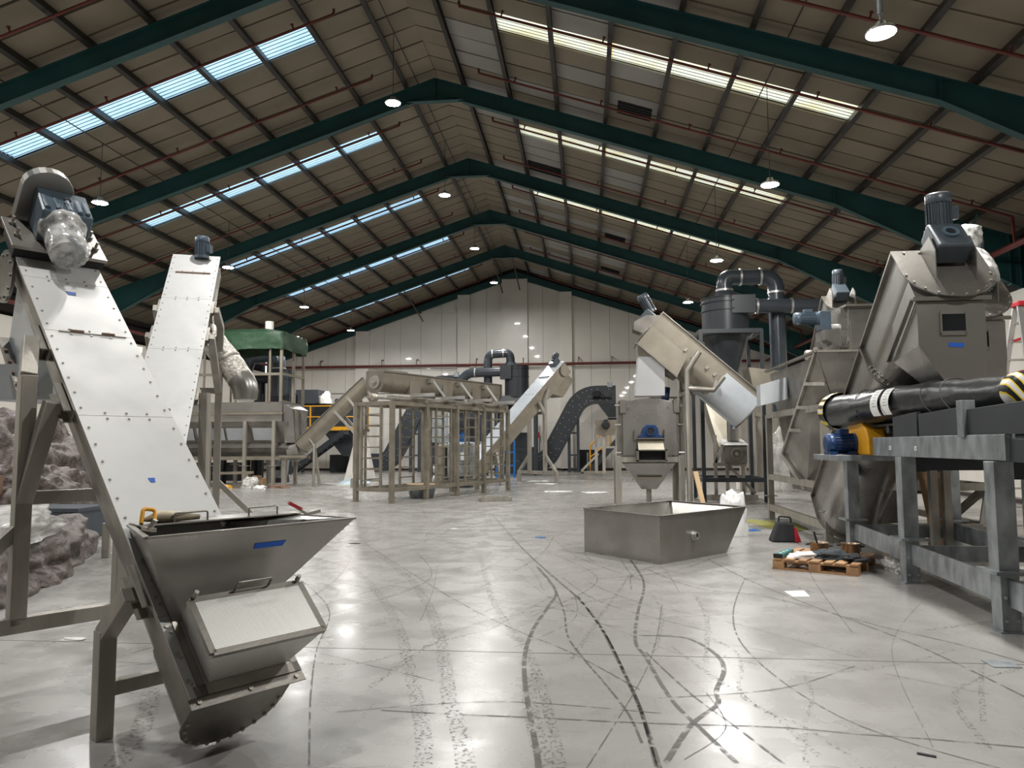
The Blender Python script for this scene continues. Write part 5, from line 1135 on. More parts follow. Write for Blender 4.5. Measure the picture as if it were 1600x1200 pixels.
MB().bx(3.97, 4.6, 22.15, 22.85, 1.08, 1.62).build('head_box', M['steel'], R, bev=.005); MB().hexa([(3.93, 22.1, 1.60), (4.64, 22.1, 1.60), (4.64, 22.9, 1.72), (3.93, 22.9, 1.72)], [(3.97, 22.12, 1.65), (4.6, 22.12, 1.65), (4.6, 22.9, 1.78), (3.97, 22.9, 1.78)]).build('sloping_lid', M['whitem'] if 'whitem' in M else M['cover'], R)
MB().shell((4.3, 22.15, 1.35), (4.3, 22.12, 1.35), .16, .03, 24).build('bearing_ring', M['tube'], R); MB().cyl((4.3, 22.15, 1.35), (4.3, 22.09, 1.35), .05, n=14).build('shaft', M['alu'], R)
ee, aa, nn = axes(-14, 56); Fq = Fr((3.96, 22.9, 1.55), ee, aa, nn); MB(Fq).bx(0, .68, 0, 2.2, -.35, 0).build('inclined_trough', M['tan'], R); MB(Fq).bx(-.03, .71, 0, 2.2, 0, .006).build('cover_panel', M['coverwarm'] if 'coverwarm' in M else M['cover'], R)
for x in (3.72, 4.05, 4.5):
    MB().beam((x, 22.3, .1), (x, 22.3, 1.1 if x > 4 else 1.9), .09).build('post', M['tube'], R)
MB().beam((3.65, 22.3, 1.04), (4.6, 22.3, 1.04), .1).build('cross_bar', M['tube'], R); MB().beam((3.4, 22.3, .08), (4.9, 22.3, .08), .1, .16).build('foot_rail', M['tube'], R)
MB().beam((4.1, 22.35, 1.0), (4.85, 22.35, .2), .08).build('brace', M['tube'], R); MB().beam((3.72, 22.3, 1.05), (3.92, 22.3, 1.55), .09).build('strut', M['tube'], R)
R = thing('equipment_frame', 'bundle of tube posts and panels standing behind the cyclone frame', 'frame', (5.6, 27, 0))
for x, y, h in ((5.25, 26, 2.9), (5.55, 26, 2.9), (5.9, 26.5, 2.6)): MB().beam((x, y, 0), (x, y, h), .2, .2).build('post', M['tube'], R)
MB().bx(5.9, 7.2, 27.0, 27.1, .7, 1.5).build('panel', M['film'], R); MB().beam((5.2, 26, 2.8), (6.0, 26.5, 2.6), .15).build('beam', M['tube'], R); MB().bx(5.2, 7.2, 26.9, 27, .05, .5).build('panel', M['wall'], R)
lump('wrapped_machine', (6.5, 26.6, 0), .55, .4, 1.95, 'wrap', 'machine part wrapped in grey film behind the cyclone frame', 'bundle', 51)

# ------------------------------------------------------------------ middle distance, left: the ladder frames and long screw
az = math.radians(24); U = Vector((math.sin(az), math.cos(az), 0)); W_ = Vector((-math.cos(az), math.sin(az), 0)); CO = Vector((-5.55, 20.8, 0)); Z = Vector((0, 0, 1))
R = thing('ladder_frame', 'long tube frame with ladder rungs in every bay in the middle of the hall', 'frame', tuple(CO+U*3.3+W_*.66))
st = (0, 1.65, 3.3, 4.95, 6.6); CWd = 1.33
def cp(s, v, z): return CO+U*s+W_*v+Z*z
for v in (0, CWd):
    for s in st:
        MB().beam(cp(s, v, 0), cp(s, v, 2.9), .125, .125, up=U).build('post', M['tan2'], R, bev=.006); MB().beam(cp(s, v, 0), cp(s, v, .012), .2, .2, up=U).build('base_plate', M['tan2'], R)
    for z in (.36, 2.85): MB().beam(cp(0, v, z), cp(6.6, v, z), .09, .11).build('long_rail', M['tan2'], R)
for s in st:
    for z in (.36, 2.85): MB().beam(cp(s, 0, z), cp(s, CWd, z), .09, .11).build('cross_rail', M['tan2'], R)
def ladder(p, q):
    d = (q-p).normalized()
    for x in (p, q): MB().beam(x+Z*.4, x+Z*2.8, .06, .06, up=d).build('ladder_stile', M['tan2'], R)
    for k in range(7): z = .62+k*.32; MB().beam(p+Z*z, q+Z*z, .035, .035).build('rung', M['tan2'], R)
ladder(cp(0, .40, 0), cp(0, 1.12, 0))
for s in (1.65, 3.3, 4.95): ladder(cp(s+.5, 0, 0), cp(s+1.3, 0, 0))
for s in (0, 1.65, 3.3, 4.95): ladder(cp(s+.4, CWd, 0), cp(s+1.1, CWd, 0))
ladder(cp(6.6, .3, 0), cp(6.6, 1.0, 0))
for i, s in enumerate((1.5, 3.15, 4.8, 6.4)):
    MB().beam(cp(s, 1.25, 2.97), cp(s, -.1, 2.97), .13, .13).build('bearer', M['tan2'], R)
b = MB()
for v in (.25, 1.05): MB().beam(cp(.1, v, 3.06), cp(6.6, v, 3.06), .1, .06).build('slotted_rail', M['tube'], R)
for i, s in enumerate((1.5, 3.15, 4.8, 6.4)):
    t = MB().beam(cp(s-.1, .42, 3.15), cp(s-.1, -.45, 3.15), .1, .1).build('steel_tube', M['alu'], None, loc=tuple(cp(s-.1, 0, 3.15)))
    tag(t, 'short bright square tube across the ladder frame, %s from the near end' % ('first', 'second', 'third', 'fourth')[i], 'tube', 'square tubes on the ladder frame')
R = thing('screw_conveyor', 'long level screw trough with a round end plate on top of the ladder frame', 'conveyor', tuple(CO+U*3.3+W_*.9+Z*3.1))
EO = CO+U*.45+W_*(CWd/2+.66)+Z*3.84
F = uscrew(R, EO, 24, 0.4, .58, 6.9, .32, m='tan')
b = MB(F).cyl((.29, -.015, -.32), (.29, -.05, -.32), .2, n=28); ep = b.build('bearing_plate', M['tube'], R); MB(F).cyl((.29, -.05, -.32), (.29, -.09, -.32), .08, n=20).build('bearing_boss', M['tube'], ep); MB(F).cyl((.29, -.09, -.32), (.29, -.12, -.32), .03, n=12).build('shaft_end', M['alu'], ep)
MB(F).bx(-.1, .6, .1, 1.2, .02, .06).build('inspection_lid', M['tan'], R)
for t in (1.3, 3.1, 4.9): MB(F).bx(.02, .60, t, t+.55, -.60, -.22).build('outlet_box', M['tan'], R)
for t in (2.35, 4.0, 5.65):
    MB(F).bx(.58, .72, t-.1, t+.1, -.22, -.08).build('clamp', M['tube'], R)
    MB(F).beam((.68, t+.05, -.12), (.98, t+.3, -.66), .07, .07).build('strut', M['alu'], R)
    MB(F).beam((-.1, t+.1, -.12), (-.18, t+.2, -.70), .07, .07).build('strut', M['tube'], R)
motor(R, F((.29, 6.92, -.3)), U, .14, .35, 'motord', (0, 0, 1)); MB(F).hexa([(.05, 6.1, -.95), (.5, 6.1, -.95), (.5, 6.6, -.95), (.05, 6.6, -.95)], [(.0, 6.2, -.4), (.58, 6.2, -.4), (.58, 6.9, -.4), (.0, 6.9, -.4)]).build('end_spout', M['tan'], R)
# rising screw from the tank
R = thing('screw_conveyor', 'slim screw conveyor rising from the green roofed tank to the long screw', 'conveyor', (-10.2, 29, 0))
DO = Vector((-11.62, 29.3, 1.78)); F = uscrew(R, DO, 90, 43, .62, 3.75, .25, m='tan')
stand(R, F, 90, [(1, .62), (-1, -.12)], 2.45, .3, .25, 2.75, -.15, 2.15, 2.0, -.2, .1, .5, bend=.35)
P = F((.6, .35, -.2)); MB().pipe([(P.x+.4, P.y, 0), (P.x+.4, P.y, P.z-.25), (P.x+.1, P.y+.05, P.z+.15)], .06, 4).build('front_leg', M['tube'], R); P = F((-.1, .35, -.2)); MB().beam((P.x+.4, P.y, 0), (P.x+.1, P.y, P.z), .1).build('front_leg', M['tube'], R)
MB().cyl(F((.25, 3.5, -.4)), F((.25, 3.5, -.4))+Vector((.35, -.1, -.45)), .2, n=18).build('spout', M['tan'], R); MB().cyl((-11.95, 29.05, 1.35), (-11.5, 29.05, 1.45), .38, n=24).build('inlet_drum', M['sheet'], R)
# flared sheet and panels on the floor
sheet('flat_sheet', [(-11.1, 30.3), (-9.3, 28.6), (-8.7, 29.8), (-9.9, 31.6)], 'wall', 'pale sheet panel lying flat on the floor left of the ladder frame', 'panel', z=.05, t=.05)
sheet('filmed_sheet', [(-10.3, 29.9, .07), (-9.2, 28.75, .07), (-8.75, 29.6, .12), (-9.6, 31.0, .5)], 'paleblue', 'pale blue filmed sheet on top of the flat panel', 'panel', t=.015)
R = thing('chute_section', 'tapered upright sheet chute standing behind the ladder frame end', 'chute', (-9.5, 30.9, 0)); MB().hexa([(-10.3, 30.7, 0), (-9.0, 30.7, 0), (-9.0, 31.3, 0), (-10.3, 31.3, 0)], [(-9.8, 30.8, 2.05), (-9.4, 30.8, 2.05), (-9.4, 31.1, 2.05), (-9.8, 31.1, 2.05)]).build('chute_body', M['wall'], R)
R = thing('steel_bracket', 'flat rectangular steel frame lying on the floor by the ladder frame', 'frame', (-2.7, 21.6, 0))
for p, q in (((-3.1, 21.5, .06), (-2.25, 21.75, .06)), ((-3.2, 21.95, .06), (-2.35, 22.2, .06)), ((-3.1, 21.5, .06), (-3.2, 21.95, .06)), ((-2.25, 21.75, .06), (-2.35, 22.2, .06))): MB().beam(p, q, .08, .1).build('bar', M['tube'], R)
R = thing('round_tub', 'low round galvanised tub under the near end of the ladder frame', 'tub', (-5.1, 23.0, 0)); MB().rev([(0, .01), (.36, .01), (.46, .4), (.5, .42), (.45, .41), (.35, .03), (0, .03)], (-5.15, 22.9, 0), n=28).build('tub_body', M['galv'], R); MB().rev([(0, .0), (.5, 0), (.5, .02), (0, .02)], (-5.15, 22.9, .42), n=28).build('board_lid', M['ply'], R)

# ------------------------------------------------------------------ tank with the green roofed cabin
R = thing('washing_tank', 'long stainless washing tank with a glass cabin under green tarpaulin', 'tank', (-14.5, 29.6, 0))
XA, XB, YF, YK = -17.4, -12.1, 28.5, 30.8
MB().bx(XA, XB, YF, YK, 2.98, 3.38).build('upper_band', M['sheet'], R); MB().bx(XA, XB+.05, YF-.08, YK+.08, 2.88, 2.97).build('ledge', M['tan'], R); MB().bx(XA, XB, YF, YK, 2.6, 2.88).build('lower_band', M['sheet'], R)
prof = [(YF+.05, 2.6), (YF+.45, 1.75)]+[(29.65-1.05*math.cos(t), 1.75-.62*math.sin(t)) for t in [PI*i/10 for i in range(11)]][1:-1]+[(YK-.45, 1.75), (YK-.05, 2.6)]
MB().prism([(XA, y, z) for y, z in prof], (XB-XA+.2, 0, 0)).build('tank_trough', M['steel'], R)
for x0, x1 in ((-17.2, -15.9), (-15.75, -14.6), (-14.5, -13.7), (-13.4, -12.5)):
    MB().add([(x0, YF+.14, 2.35), (x1, YF+.14, 2.35), (x1, YF+.36, 1.86), (x0, YF+.36, 1.86)], [(0, 1, 2, 3)]).build('film_patch', M['film'], R); MB().add([(x0+.2, YF+.62, 1.52), (x1-.1, YF+.62, 1.52), (x1, YF+.85, 1.25), (x0+.1, YF+.85, 1.25)], [(0, 1, 2, 3)]).build('film_patch', M['film'], R)
for x in (-16.6, -15.1, -13.62, -12.42):
    for y in (YF+.02, YK-.02):
        p = MB().beam((x, y, 0), (x, y, 2.62), .13, .13, up=(0, 1, 0)).build('leg', M['tube'], R); MB().bx(x-.2, x+.2, y-.1, y+.1, .83, .85).build('splice_plate', M['tube'], p)
MB().beam((XA, YF+.02, 1.14), (XB+.3, YF+.02, 1.14), .1, .14).build('front_rail', M['tan'], R); MB().beam((XA, YK, 1.14), (XB+.3, YK, 1.14), .1, .14).build('rear_rail', M['tan'], R)
for x, y in ((-12.16, YF), (-12.63, YF), (-14.05, YF), (-15.4, YF), (-16.8, YF), (-12.16, 29.74), (-12.16, YK), (-13.7, YK), (-15.4, YK), (-17.3, YF), (-17.3, YK)): MB().beam((x, y, 3.38), (x, y, 5.72), .1 if x > -12.2 else .07, .1 if x > -12.2 else .07).build('cabin_post', M['tan'], R)
for p, q in (((XA, YF, 4.5), (XB-.06, YF, 4.5)), ((-12.16, YF, 4.52), (-12.16, YK, 4.52)), ((-12.16, YF, 3.42), (-12.16, YK, 3.3)), ((XA, YF, 5.6), (XB-.06, YF, 5.6)), ((-12.16, YF, 5.6), (-12.16, YK, 5.6))): MB().beam(p, q, .08, .1).build('cabin_rail', M['tan'], R)
MB().hexa([(-12.05, 28.7, 1.75), (-11.65, 28.8, 1.75), (-11.65, 29.7, 1.75), (-12.05, 29.7, 1.75)], [(-12.1, 28.55, 3.3), (-11.72, 28.6, 3.1), (-11.72, 30.3, 3.1), (-12.1, 30.3, 3.3)]).build('end_hopper', M['sheet'], R)
for y in (28.85, 29.4): MB().beam((-11.66, y, 1.8), (-11.68, y, 3.1), .06).build('hopper_rib', M['tan'], R)
MB().beam((-12.15, 28.5, 1.2), (-11.1, 28.6, 1.2), .25, .1).build('end_shelf', M['tan'], R); MB().beam((-12.0, 28.6, 0), (-12.0, 28.6, 1.15), .16).build('leg', M['tube'], R)
# tarpaulin: crumpled skirt and low roof
b = MB(); N = 60; per = [(XA-.1, YF-.12), (XB+.06, YF-.12), (XB+.06, YK+.1), (XA-.1, YK+.1)]
ring = []
for i in range(4):
    p, q = Vector(per[i]+(0,)), Vector(per[(i+1) % 4]+(0,)); k = int((q-p).length/.16)
    ring += [p.lerp(q, j/k) for j in range(k)]
vs = []; K = 9
for j in range(K+1):
    z = 5.52+.68*j/K
    for p in ring:
        q = p+Vector((0, 0, z)); w = noise.noise_vector(q*1.7)*.07*(1-.5*j/K)+noise.noise_vector(q*4.5)*.03; q = q+w; q.z -= .10*max(0, noise.noise(Vector((p.x*.6, p.y*.6, 0))))*(1-j/K); vs.append(q)
n_ = len(ring); b.add(vs, [(j*n_+i, j*n_+(i+1) % n_, (j+1)*n_+(i+1) % n_, (j+1)*n_+i) for j in range(K) for i in range(n_)], True)
top = [vs[K*n_+i] for i in range(n_)]; ctr = Vector((-14.0, 29.65, 6.5)); b.add(top+[ctr.lerp(p, .5)+Vector((0, 0, .08)) for p in top]+[ctr], [(i, (i+1) % n_, n_+(i+1) % n_, n_+i) for i in range(n_)]+[(n_+i, n_+(i+1) % n_, 2*n_) for i in range(n_)], True)
b.build('tarpaulin_roof', M['tarp'], R); MB().cyl((-13.1, 29.4, 6.3), (-13.1, 29.4, 6.78), .17, n=20).build('vent_cap', M['porc'], R)
R = thing('dust_cyclone', 'dark grey cyclone seen through the cabin behind the tank', 'cyclone', (-14.1, 33, 0))
cyclone(R, (-14.1, 33), .55, 5.1, 3.9, 2.6, .2, 'duct'); ringed(R, elbowed([(-14.2, 33, 5.1), (-14.2, 33, 5.85), (-15.6, 33, 5.7), (-16.2, 33, 4.0)], .35), .3, 'duct', [((-14.2, 33, 5.2), (0, 0, 1))])
ringed(R, [(-14.6, 32.8, 4.7), (-16.5, 32.8, 4.7)], .2, 'dark', []); MB().cyl((-15.1, 33, 0), (-15.1, 33, 4.9), .25, n=16).build('riser', M['dark'], R)
for x in (-14.7, -13.5): MB().beam((x, 32.5, 0), (x, 32.5, 4.0), .12).build('frame_post', M['dark'], R); MB().beam((x, 33.5, 0), (x, 33.5, 4.0), .12).build('frame_post', M['dark'], R)
for z in (.8, 2.4): MB().beam((-14.7, 32.5, z), (-13.5, 32.5, z), .1).build('frame_beam', M['dark'], R)
R = thing('pump_skid', 'dark machinery skid in the shadow under the washing tank', 'machine', (-15.5, 31.6, 0))
for x in (-17, -16, -14.9, -14.6, -14.3): MB().cyl((x, 31.5, 0), (x, 31.5, 1.5), .13, n=12).build('hose_riser', M['rubber'], R)
MB().bx(-17.2, -15.2, 31.4, 32.0, .1, .9).build('skid_box', M['dark'], R); MB().bx(-16.0, -15.9, 31.2, 31.3, 0, 1.9).build('pale_post', M['duct'], R)
R = thing('pale_pump', 'pale trapezoid pump casing on the floor behind the tank leg', 'pump', (-13.9, 32.2, 0)); MB().hexa([(-14.1, 32, .2), (-13.4, 32, .2), (-13.4, 32.3, .2), (-14.1, 32.3, .2)], [(-14.3, 32, 1.0), (-13.3, 32, 1.0), (-13.3, 32.3, 1.0), (-14.3, 32.3, 1.0)]).build('casing', M['galv'], R); MB().bx(-13.95, -13.6, 31.97, 32, .55, .72).build('slot', M['black'], R); MB().bx(-14.2, -13.3, 32, 32.3, 0, .2).build('plinth', M['dark'], R)
R = thing('low_trestle', 'low steel trestle standing before the washing tank', 'trestle', (-13.7, 27.9, 0)); MB().beam((-14.6, 27.9, .56), (-12.95, 27.9, .6), .1).build('top_bar', M['tan'], R)
for x in (-14.45, -13.2): MB().beam((x, 27.9, 0), (x, 27.9, .55), .12).build('leg', M['tan'], R)
MB().beam((-14.6, 27.9, .05), (-13.1, 27.9, .05), .1).build('foot_bar', M['tan'], R)
lump('yellow_bag', (-13.9, 27.4, 0), .3, .12, .14, 'yellow', 'flat yellow bag on the floor before the trestle', 'bag', 61); lump('clear_bag', (-12.9, 27.5, 0), .32, .25, .42, 'wrap', 'clear plastic bag of scraps by the tank leg', 'bag', 62)
R = thing('cardboard_box', 'open brown cardboard box beside the clear bag', 'box', (-12.6, 28.0, 0)); MB().bx(-12.85, -12.5, 27.75, 28.1, .0, .38).build('box_body', M['card'], R); MB().hexa([(-12.85, 27.74, .36), (-12.5, 27.74, .36), (-12.5, 27.75, .38), (-12.85, 27.75, .38)], [(-12.85, 27.6, .50), (-12.5, 27.6, .50), (-12.5, 27.61, .5), (-12.85, 27.61, .5)]).build('flap', M['card'], R)
lump('rag_heap', (-11.9, 27.9, 0), .4, .2, .12, 'rust', 'brown rag heap right of the tank leg', 'rag', 63); lump('paper_scraps', (-12.3, 27.1, 0), .22, .2, .14, 'white', 'crumpled white paper scraps in front of the tank', 'scrap', 64)

# ------------------------------------------------------------------ yellow railed platform
R = thing('platform', 'raised platform with yellow railings and dark stairs at the back left', 'platform', (-15, 42.6, 0))
MB().bx(-17.5, -13.2, 42, 44.2, 2.45, 2.6).build('deck', M['dark'], R); MB().bx(-17.5, -13.2, 41.96, 42.0, 2.5, 2.72).build('toe_board', M['yellow'], R)
for x in (-17.4, -16.1, -14.7, -13.25): MB().beam((x, 42, 2.6), (x, 42, 3.95), .07).build('rail_post', M['yellow'], R)
for z in (3.3, 3.93): MB().beam((-17.5, 42, z), (-13.2, 42, z), .06).build('hand_rail', M['yellow'], R)
MB().beam((-13.25, 42, 3.93), (-13.25, 44, 3.93), .06).build('hand_rail', M['yellow'], R); MB().beam((-13.25, 44, 2.6), (-13.25, 44, 3.95), .07).build('rail_post', M['yellow'], R)
for x in (-17.3, -13.4):
    for y in (42.1, 44): MB().beam((x, y, 0), (x, y, 2.5), .14).build('leg', M['dark'], R)
MB().beam((-13.7, 41.7, 2.4), (-16.9, 41.7, .1), .08, .3).build('stair_stringer', M['dark'], R); MB().beam((-13.7, 40.9, 2.4), (-16.9, 40.9, .1), .08, .3).build('stair_stringer', M['dark'], R)
for k in range(11): t = (k+.5)/11; MB().bx(-13.7-3.2*t-.14, -13.7-3.2*t+.14, 40.9, 41.7, 2.4-2.3*t-.02, 2.4-2.3*t+.02).build('stair_tread', M['galv'], R)
MB().beam((-13.7, 40.9, 3.3), (-16.9, 40.9, 1.0), .06).build('stair_rail', M['yellow'], R)
MB().hexa([(-14.2, 42.2, 1.0), (-13.6, 42.2, 1.0), (-13.6, 43.5, 1.0), (-14.2, 43.5, 1.0)], [(-15.4, 42.2, 2.45), (-13.3, 42.2, 2.45), (-13.3, 43.5, 2.45), (-15.4, 43.5, 2.45)]).build('hopper_bottom', M['dark'], R)
R = thing('shredder', 'dark shredder body standing on the yellow railed platform', 'machine', (-15, 43.3, 2.6)); MB().bx(-17.2, -13.5, 42.8, 44, 2.6, 4.1).build('machine_body', M['dark'], R, bev=.08); MB().bx(-17.3, -15.9, 42.7, 43.9, 4.1, 4.95).build('control_box', M['duct'], R, bev=.03); MB().bx(-14.9, -13.5, 42.6, 43.8, 4.1, 4.4).build('rounded_cover', M['dark'], R, bev=.1)
lump('white_sack', (-15.4, 42.5, 4.1), .35, .2, .62, 'white', 'white sack standing on top of the dark shredder', 'sack', 71)
R = thing('control_cabinet', 'dark green cabinet standing by the end wall under the platform', 'cabinet', (-15.2, 45.0, 0)); MB().bx(-15.9, -14.6, 44.8, 45.6, .0, 1.05).build('cabinet_body', M['dkgreen'], R, bev=.02); MB().bx(-15.85, -14.65, 44.78, 44.8, .1, .95).build('cabinet_door', M['dark'], R)

# ------------------------------------------------------------------ grey granulating line at the back
R = thing('dust_cyclone', 'anthracite cyclone with looped ducts near the end wall', 'cyclone', (-3.8, 40, 0))
cyclone(R, (-3.78, 40), .65, 5.86, 4.2, 2.3, .25)
MB().bx(-4.62, -4.0, 39.3, 39.9, 5.15, 5.9).build('inlet_box', M['dark'], R); MB().rev([(.4, 5.86), (.27, 6.1)], (-4.1, 40, 0), n=20).build('outlet_cone', M['duct'], R)
ringed(R, elbowed([(-4.1, 40, 6.05), (-4.15, 40, 6.62), (-5.35, 40, 6.55), (-5.35, 40, 1.4)], .4, 8), .235, 'duct', [((-4.5, 40, 6.6), (1, 0, 0)), ((-5.1, 40, 6.56), (1, 0, 0))])
ringed(R, elbowed([(-4.62, 39.6, 5.55), (-6.4, 39.6, 5.5), (-7.2, 39.6, 4.6), (-7.3, 39.6, 1.5)], .6, 8), .25, 'duct', [((-6.0, 39.6, 5.51), (1, 0, 0))])
MB().hexa([(-4.9, 39.3, 3.75), (-2.7, 39.3, 3.75), (-2.7, 40.7, 3.75), (-4.9, 40.7, 3.75)], [(-4.5, 39.4, 4.25), (-3.0, 39.4, 4.25), (-3.0, 40.6, 4.25), (-4.5, 40.6, 4.25)]).build('collar', M['dark'], R)
for x in (-4.85, -2.75):
    for y in (39.3, 40.7): MB().beam((x, y, 0), (x, y, 3.9), .14).build('frame_post', M['dark'], R)
R = thing('granulator', 'dark stacked granulator body under the far cyclone', 'machine', (-3.6, 41.6, 0))
for x0, x1, z0, z1 in ((-4.6, -2.6, 0, .75), (-4.4, -2.8, .75, 1.2), (-4.6, -3.0, 1.2, 1.5), (-4.3, -3.2, 1.5, 2.3)): MB().bx(x0, x1, 41.1, 42.2, z0, z1).build('machine_block', M['dark'], R, bev=.02)
R = thing('blue_guard', 'bright blue guard frame beside the dark granulator', 'guard', (-3.8, 36.9, 0))
for x in (-4.5, -3.62): MB().beam((x, 36.9, 0), (x, 36.9, 1.85), .1).build('post', M['bluebr'], R)
for z in (.15, .6, 1.25, 1.8): MB().beam((-4.5, 36.9, z), (-3.62, 36.9, z), .08).build('rail', M['bluebr'], R)
R = thing('blower_fan', 'black blower fan with round scroll casing behind the ladder frame', 'fan', (-6.2, 40.2, 0)); MB().cyl((-6.2, 39.8, 2.55), (-6.2, 40.4, 2.55), .85, n=32).build('scroll_casing', M['duct'], R); MB().bx(-7.0, -5.4, 39.7, 40.6, 0, 1.75).build('fan_base', M['dark'], R)
motor(R, (-6.6, 39.7, 1.95), (0, -1, 0), .25, .6, 'bluebr', (0, 0, 1)); MB().cyl((-6.2, 39.78, 2.55), (-6.2, 39.8, 2.55), .45, n=24).build('inlet_ring', M['black'], R)
R = thing('grey_cabinet', 'grey square cabinet on dark legs behind the ladder frame', 'cabinet', (-7.6, 38, 0)); MB().bx(-8.1, -6.9, 37.9, 38.8, 1.75, 3.05).build('cabinet_body', M['galv'], R, bev=.02); MB().bx(-7.15, -6.8, 37.85, 37.95, 2.2, 3.3).build('side_duct', M['alu'], R)
for x in (-7.9, -7.0): MB().beam((x, 38.2, 0), (x, 38.2, 1.75), .3).build('leg', M['dark'], R)
MB().cyl((-8.25, 38.0, 2.2), (-8.1, 38.0, 2.2), .2, n=16).build('knob', M['dark'], R)
R = thing('separator', 'pale rounded separator housing with round ports behind the ladder frame', 'machine', (-5.6, 28.4, 0)); MB().bx(-5.75, -5.45, 28.2, 29.2, .0, 1.65).build('end_casing', M['tan'], R, bev=.1); MB().bx(-5.4, -4.4, 28.3, 29.2, .4, 1.75).build('grey_casing', M['galv'], R, bev=.08)
for z in (.35, .72): MB().shell((-5.9, 28.3, z), (-5.75, 28.3, z), .16, .04, 18).build('port', M['alu'], R)
MB().bx(-4.85, -4.7, 28.28, 28.3, 1.05, 1.35).build('paper_label', M['white'], R); MB().bx(-5.2, -4.5, 28.3, 29.1, 0, .4).build('base', M['dark'], R)

def swan(name, lab, dx, dz, y0, legs=True):
    R = thing(name, lab, 'conveyor', (-1.6+dx, y0+.4, 0))
    cl = [Vector((x+dx, 0, z)) for x, z in ((-4.9, .62), (-3.6, .62))]
    cl += [Vector((dx+x, 0, z)) for x, z in [(-3.0+.9*math.sin(t), 1.52-.9*math.cos(t)) for t in [i/6*math.radians(62) for i in range(7)]]]
    d = Vector((math.cos(math.radians(62)), 0, math.sin(math.radians(62)))); p = cl[-1]+d*(3.05+dz); cl.append(p)
    c = p+Vector((math.sin(math.radians(62)), 0, -math.cos(math.radians(62))))*1.5
    cl += [c+Vector((-1.5*math.sin(t), 0, 1.5*math.cos(t))) for t in [math.radians(62*(1-i/6)) for i in range(1, 7)]]
    cl.append(cl[-1]+Vector((1.15, 0, 0)))
    lo, hi = [], []
    for i, q in enumerate(cl):
        t = (cl[min(i+1, len(cl)-1)]-cl[max(i-1, 0)]).normalized(); m = Vector((-t.z, 0, t.x)); lo.append(q-m*.56); hi.append(q+m*.50)
    b = MB()
    for y, k in ((y0, 0), (y0+.8, 1)): b.add([Vector((q.x, y, q.z)) for q in lo+hi], [(i, i+1, len(cl)+i+1, len(cl)+i) for i in range(len(cl)-1)])
    for row in (lo, hi): b.add([Vector((q.x, yy, q.z)) for yy in (y0, y0+.8) for q in row], [(i, i+1, len(cl)+i+1, len(cl)+i) for i in range(len(cl)-1)], True)
    b.add([Vector((q.x, yy, q.z)) for q in (lo[-1], hi[-1]) for yy in (y0, y0+.8)], [(0, 1, 3, 2)]); b.add([Vector((q.x, yy, q.z)) for q in (lo[0], hi[0]) for yy in (y0, y0+.8)], [(0, 1, 3, 2)])
    body = b.build('conveyor_casing', M['dark'], R)
    dots = MB(); rr = random.Random(4)
    for i in range(len(cl)-1):
        n = max(1, int((cl[i+1]-cl[i]).length/.42))
        for k in range(n):
            for s in (-.3, .3, rr.uniform(-.2, .2)):
                t = (k+rr.random()*.4)/n; q = lo[i].lerp(lo[i+1], t).lerp(hi[i].lerp(hi[i+1], t), .5+s); dots.bolt((q.x, y0, q.z), (0, -1, 0), .022, .015)
    dots.build('casing_bolt', M['alu'], body, kind='stuff')
    xe, ze = cl[-1].x, cl[-1].z
    MB().hexa([(xe-.45, y0+.05, ze-1.35), (xe, y0+.05, ze-1.35), (xe, y0+.75, ze-1.35), (xe-.45, y0+.75, ze-1.35)], [(xe-1.1, y0, ze-.48), (xe, y0, ze-.48), (xe, y0+.8, ze-.48), (xe-1.1, y0+.8, ze-.48)]).build('head_chute', M['dark'], R)
    MB().hexa([(xe-.15, y0+.2, ze-2.1), (xe+.05, y0+.2, ze-2.1), (xe+.05, y0+.6, ze-2.1), (xe-.15, y0+.6, ze-2.1)], [(xe-.5, y0, ze-1.4), (xe+.05, y0, ze-1.4), (xe+.05, y0+.8, ze-1.4), (xe-.5, y0+.8, ze-1.4)]).build('funnel', M['dark'], R)
    MB().bx(xe-.5, xe-.2, y0-.1, y0+.1, ze+.4, ze+.7).build('top_vent', M['galv'], R); m_ = MB().bx(xe-1.35, xe-.9, y0-.3, y0, ze-.2, ze+.15).build('drive_motor', M['black'], R, bev=.05); MB().bx(xe-1.4, xe-.25, y0-.12, y0, ze-.3, ze-.2).build('drive_plate', M['bag'], R); MB().cyl((xe-.55, y0-.12, ze+.02), (xe-.55, y0, ze+.02), .2, n=16).build('bearing', M['dark'], R)
    if legs:
        for x, h in ((-1.08, 2.9), (-.55, 4.2)): MB().beam((x+dx, y0+.2, 0), (x+dx, y0+.2, h), .17).build('leg', M['duct'], R); MB().beam((x+dx, y0+.7, 0), (x+dx, y0+.7, h), .17).build('leg', M['duct'], R)
        for z in (1.0, 2.3, .2): MB().beam((-1.08+dx, y0+.2, z), (-.55+dx, y0+.2, z), .1).build('leg_tie', M['duct'], R)
    return R
swan('swan_neck_conveyor', 'dark swan necked conveyor with bright bolts before the end wall', 0, 0, 44)
swan('swan_neck_conveyor', 'second swan necked conveyor, mostly hidden behind the long screw', -9.6, .85, 44.2)
R = thing('access_stairs', 'dark stairs with yellow handrails beside the washer at the back', 'stairs', (.9, 42.5, 0))
for y in (42, 42.8): MB().beam((0, y, .0), (2.4, y, 2.6), .08, .3).build('stringer', M['dark'], R)
for k in range(10): t = (k+.5)/10; MB().bx(2.4*t-.13, 2.4*t+.13, 42.04, 42.76, 2.6*t-.02, 2.6*t+.02).build('stair_tread', M['dark'], R)
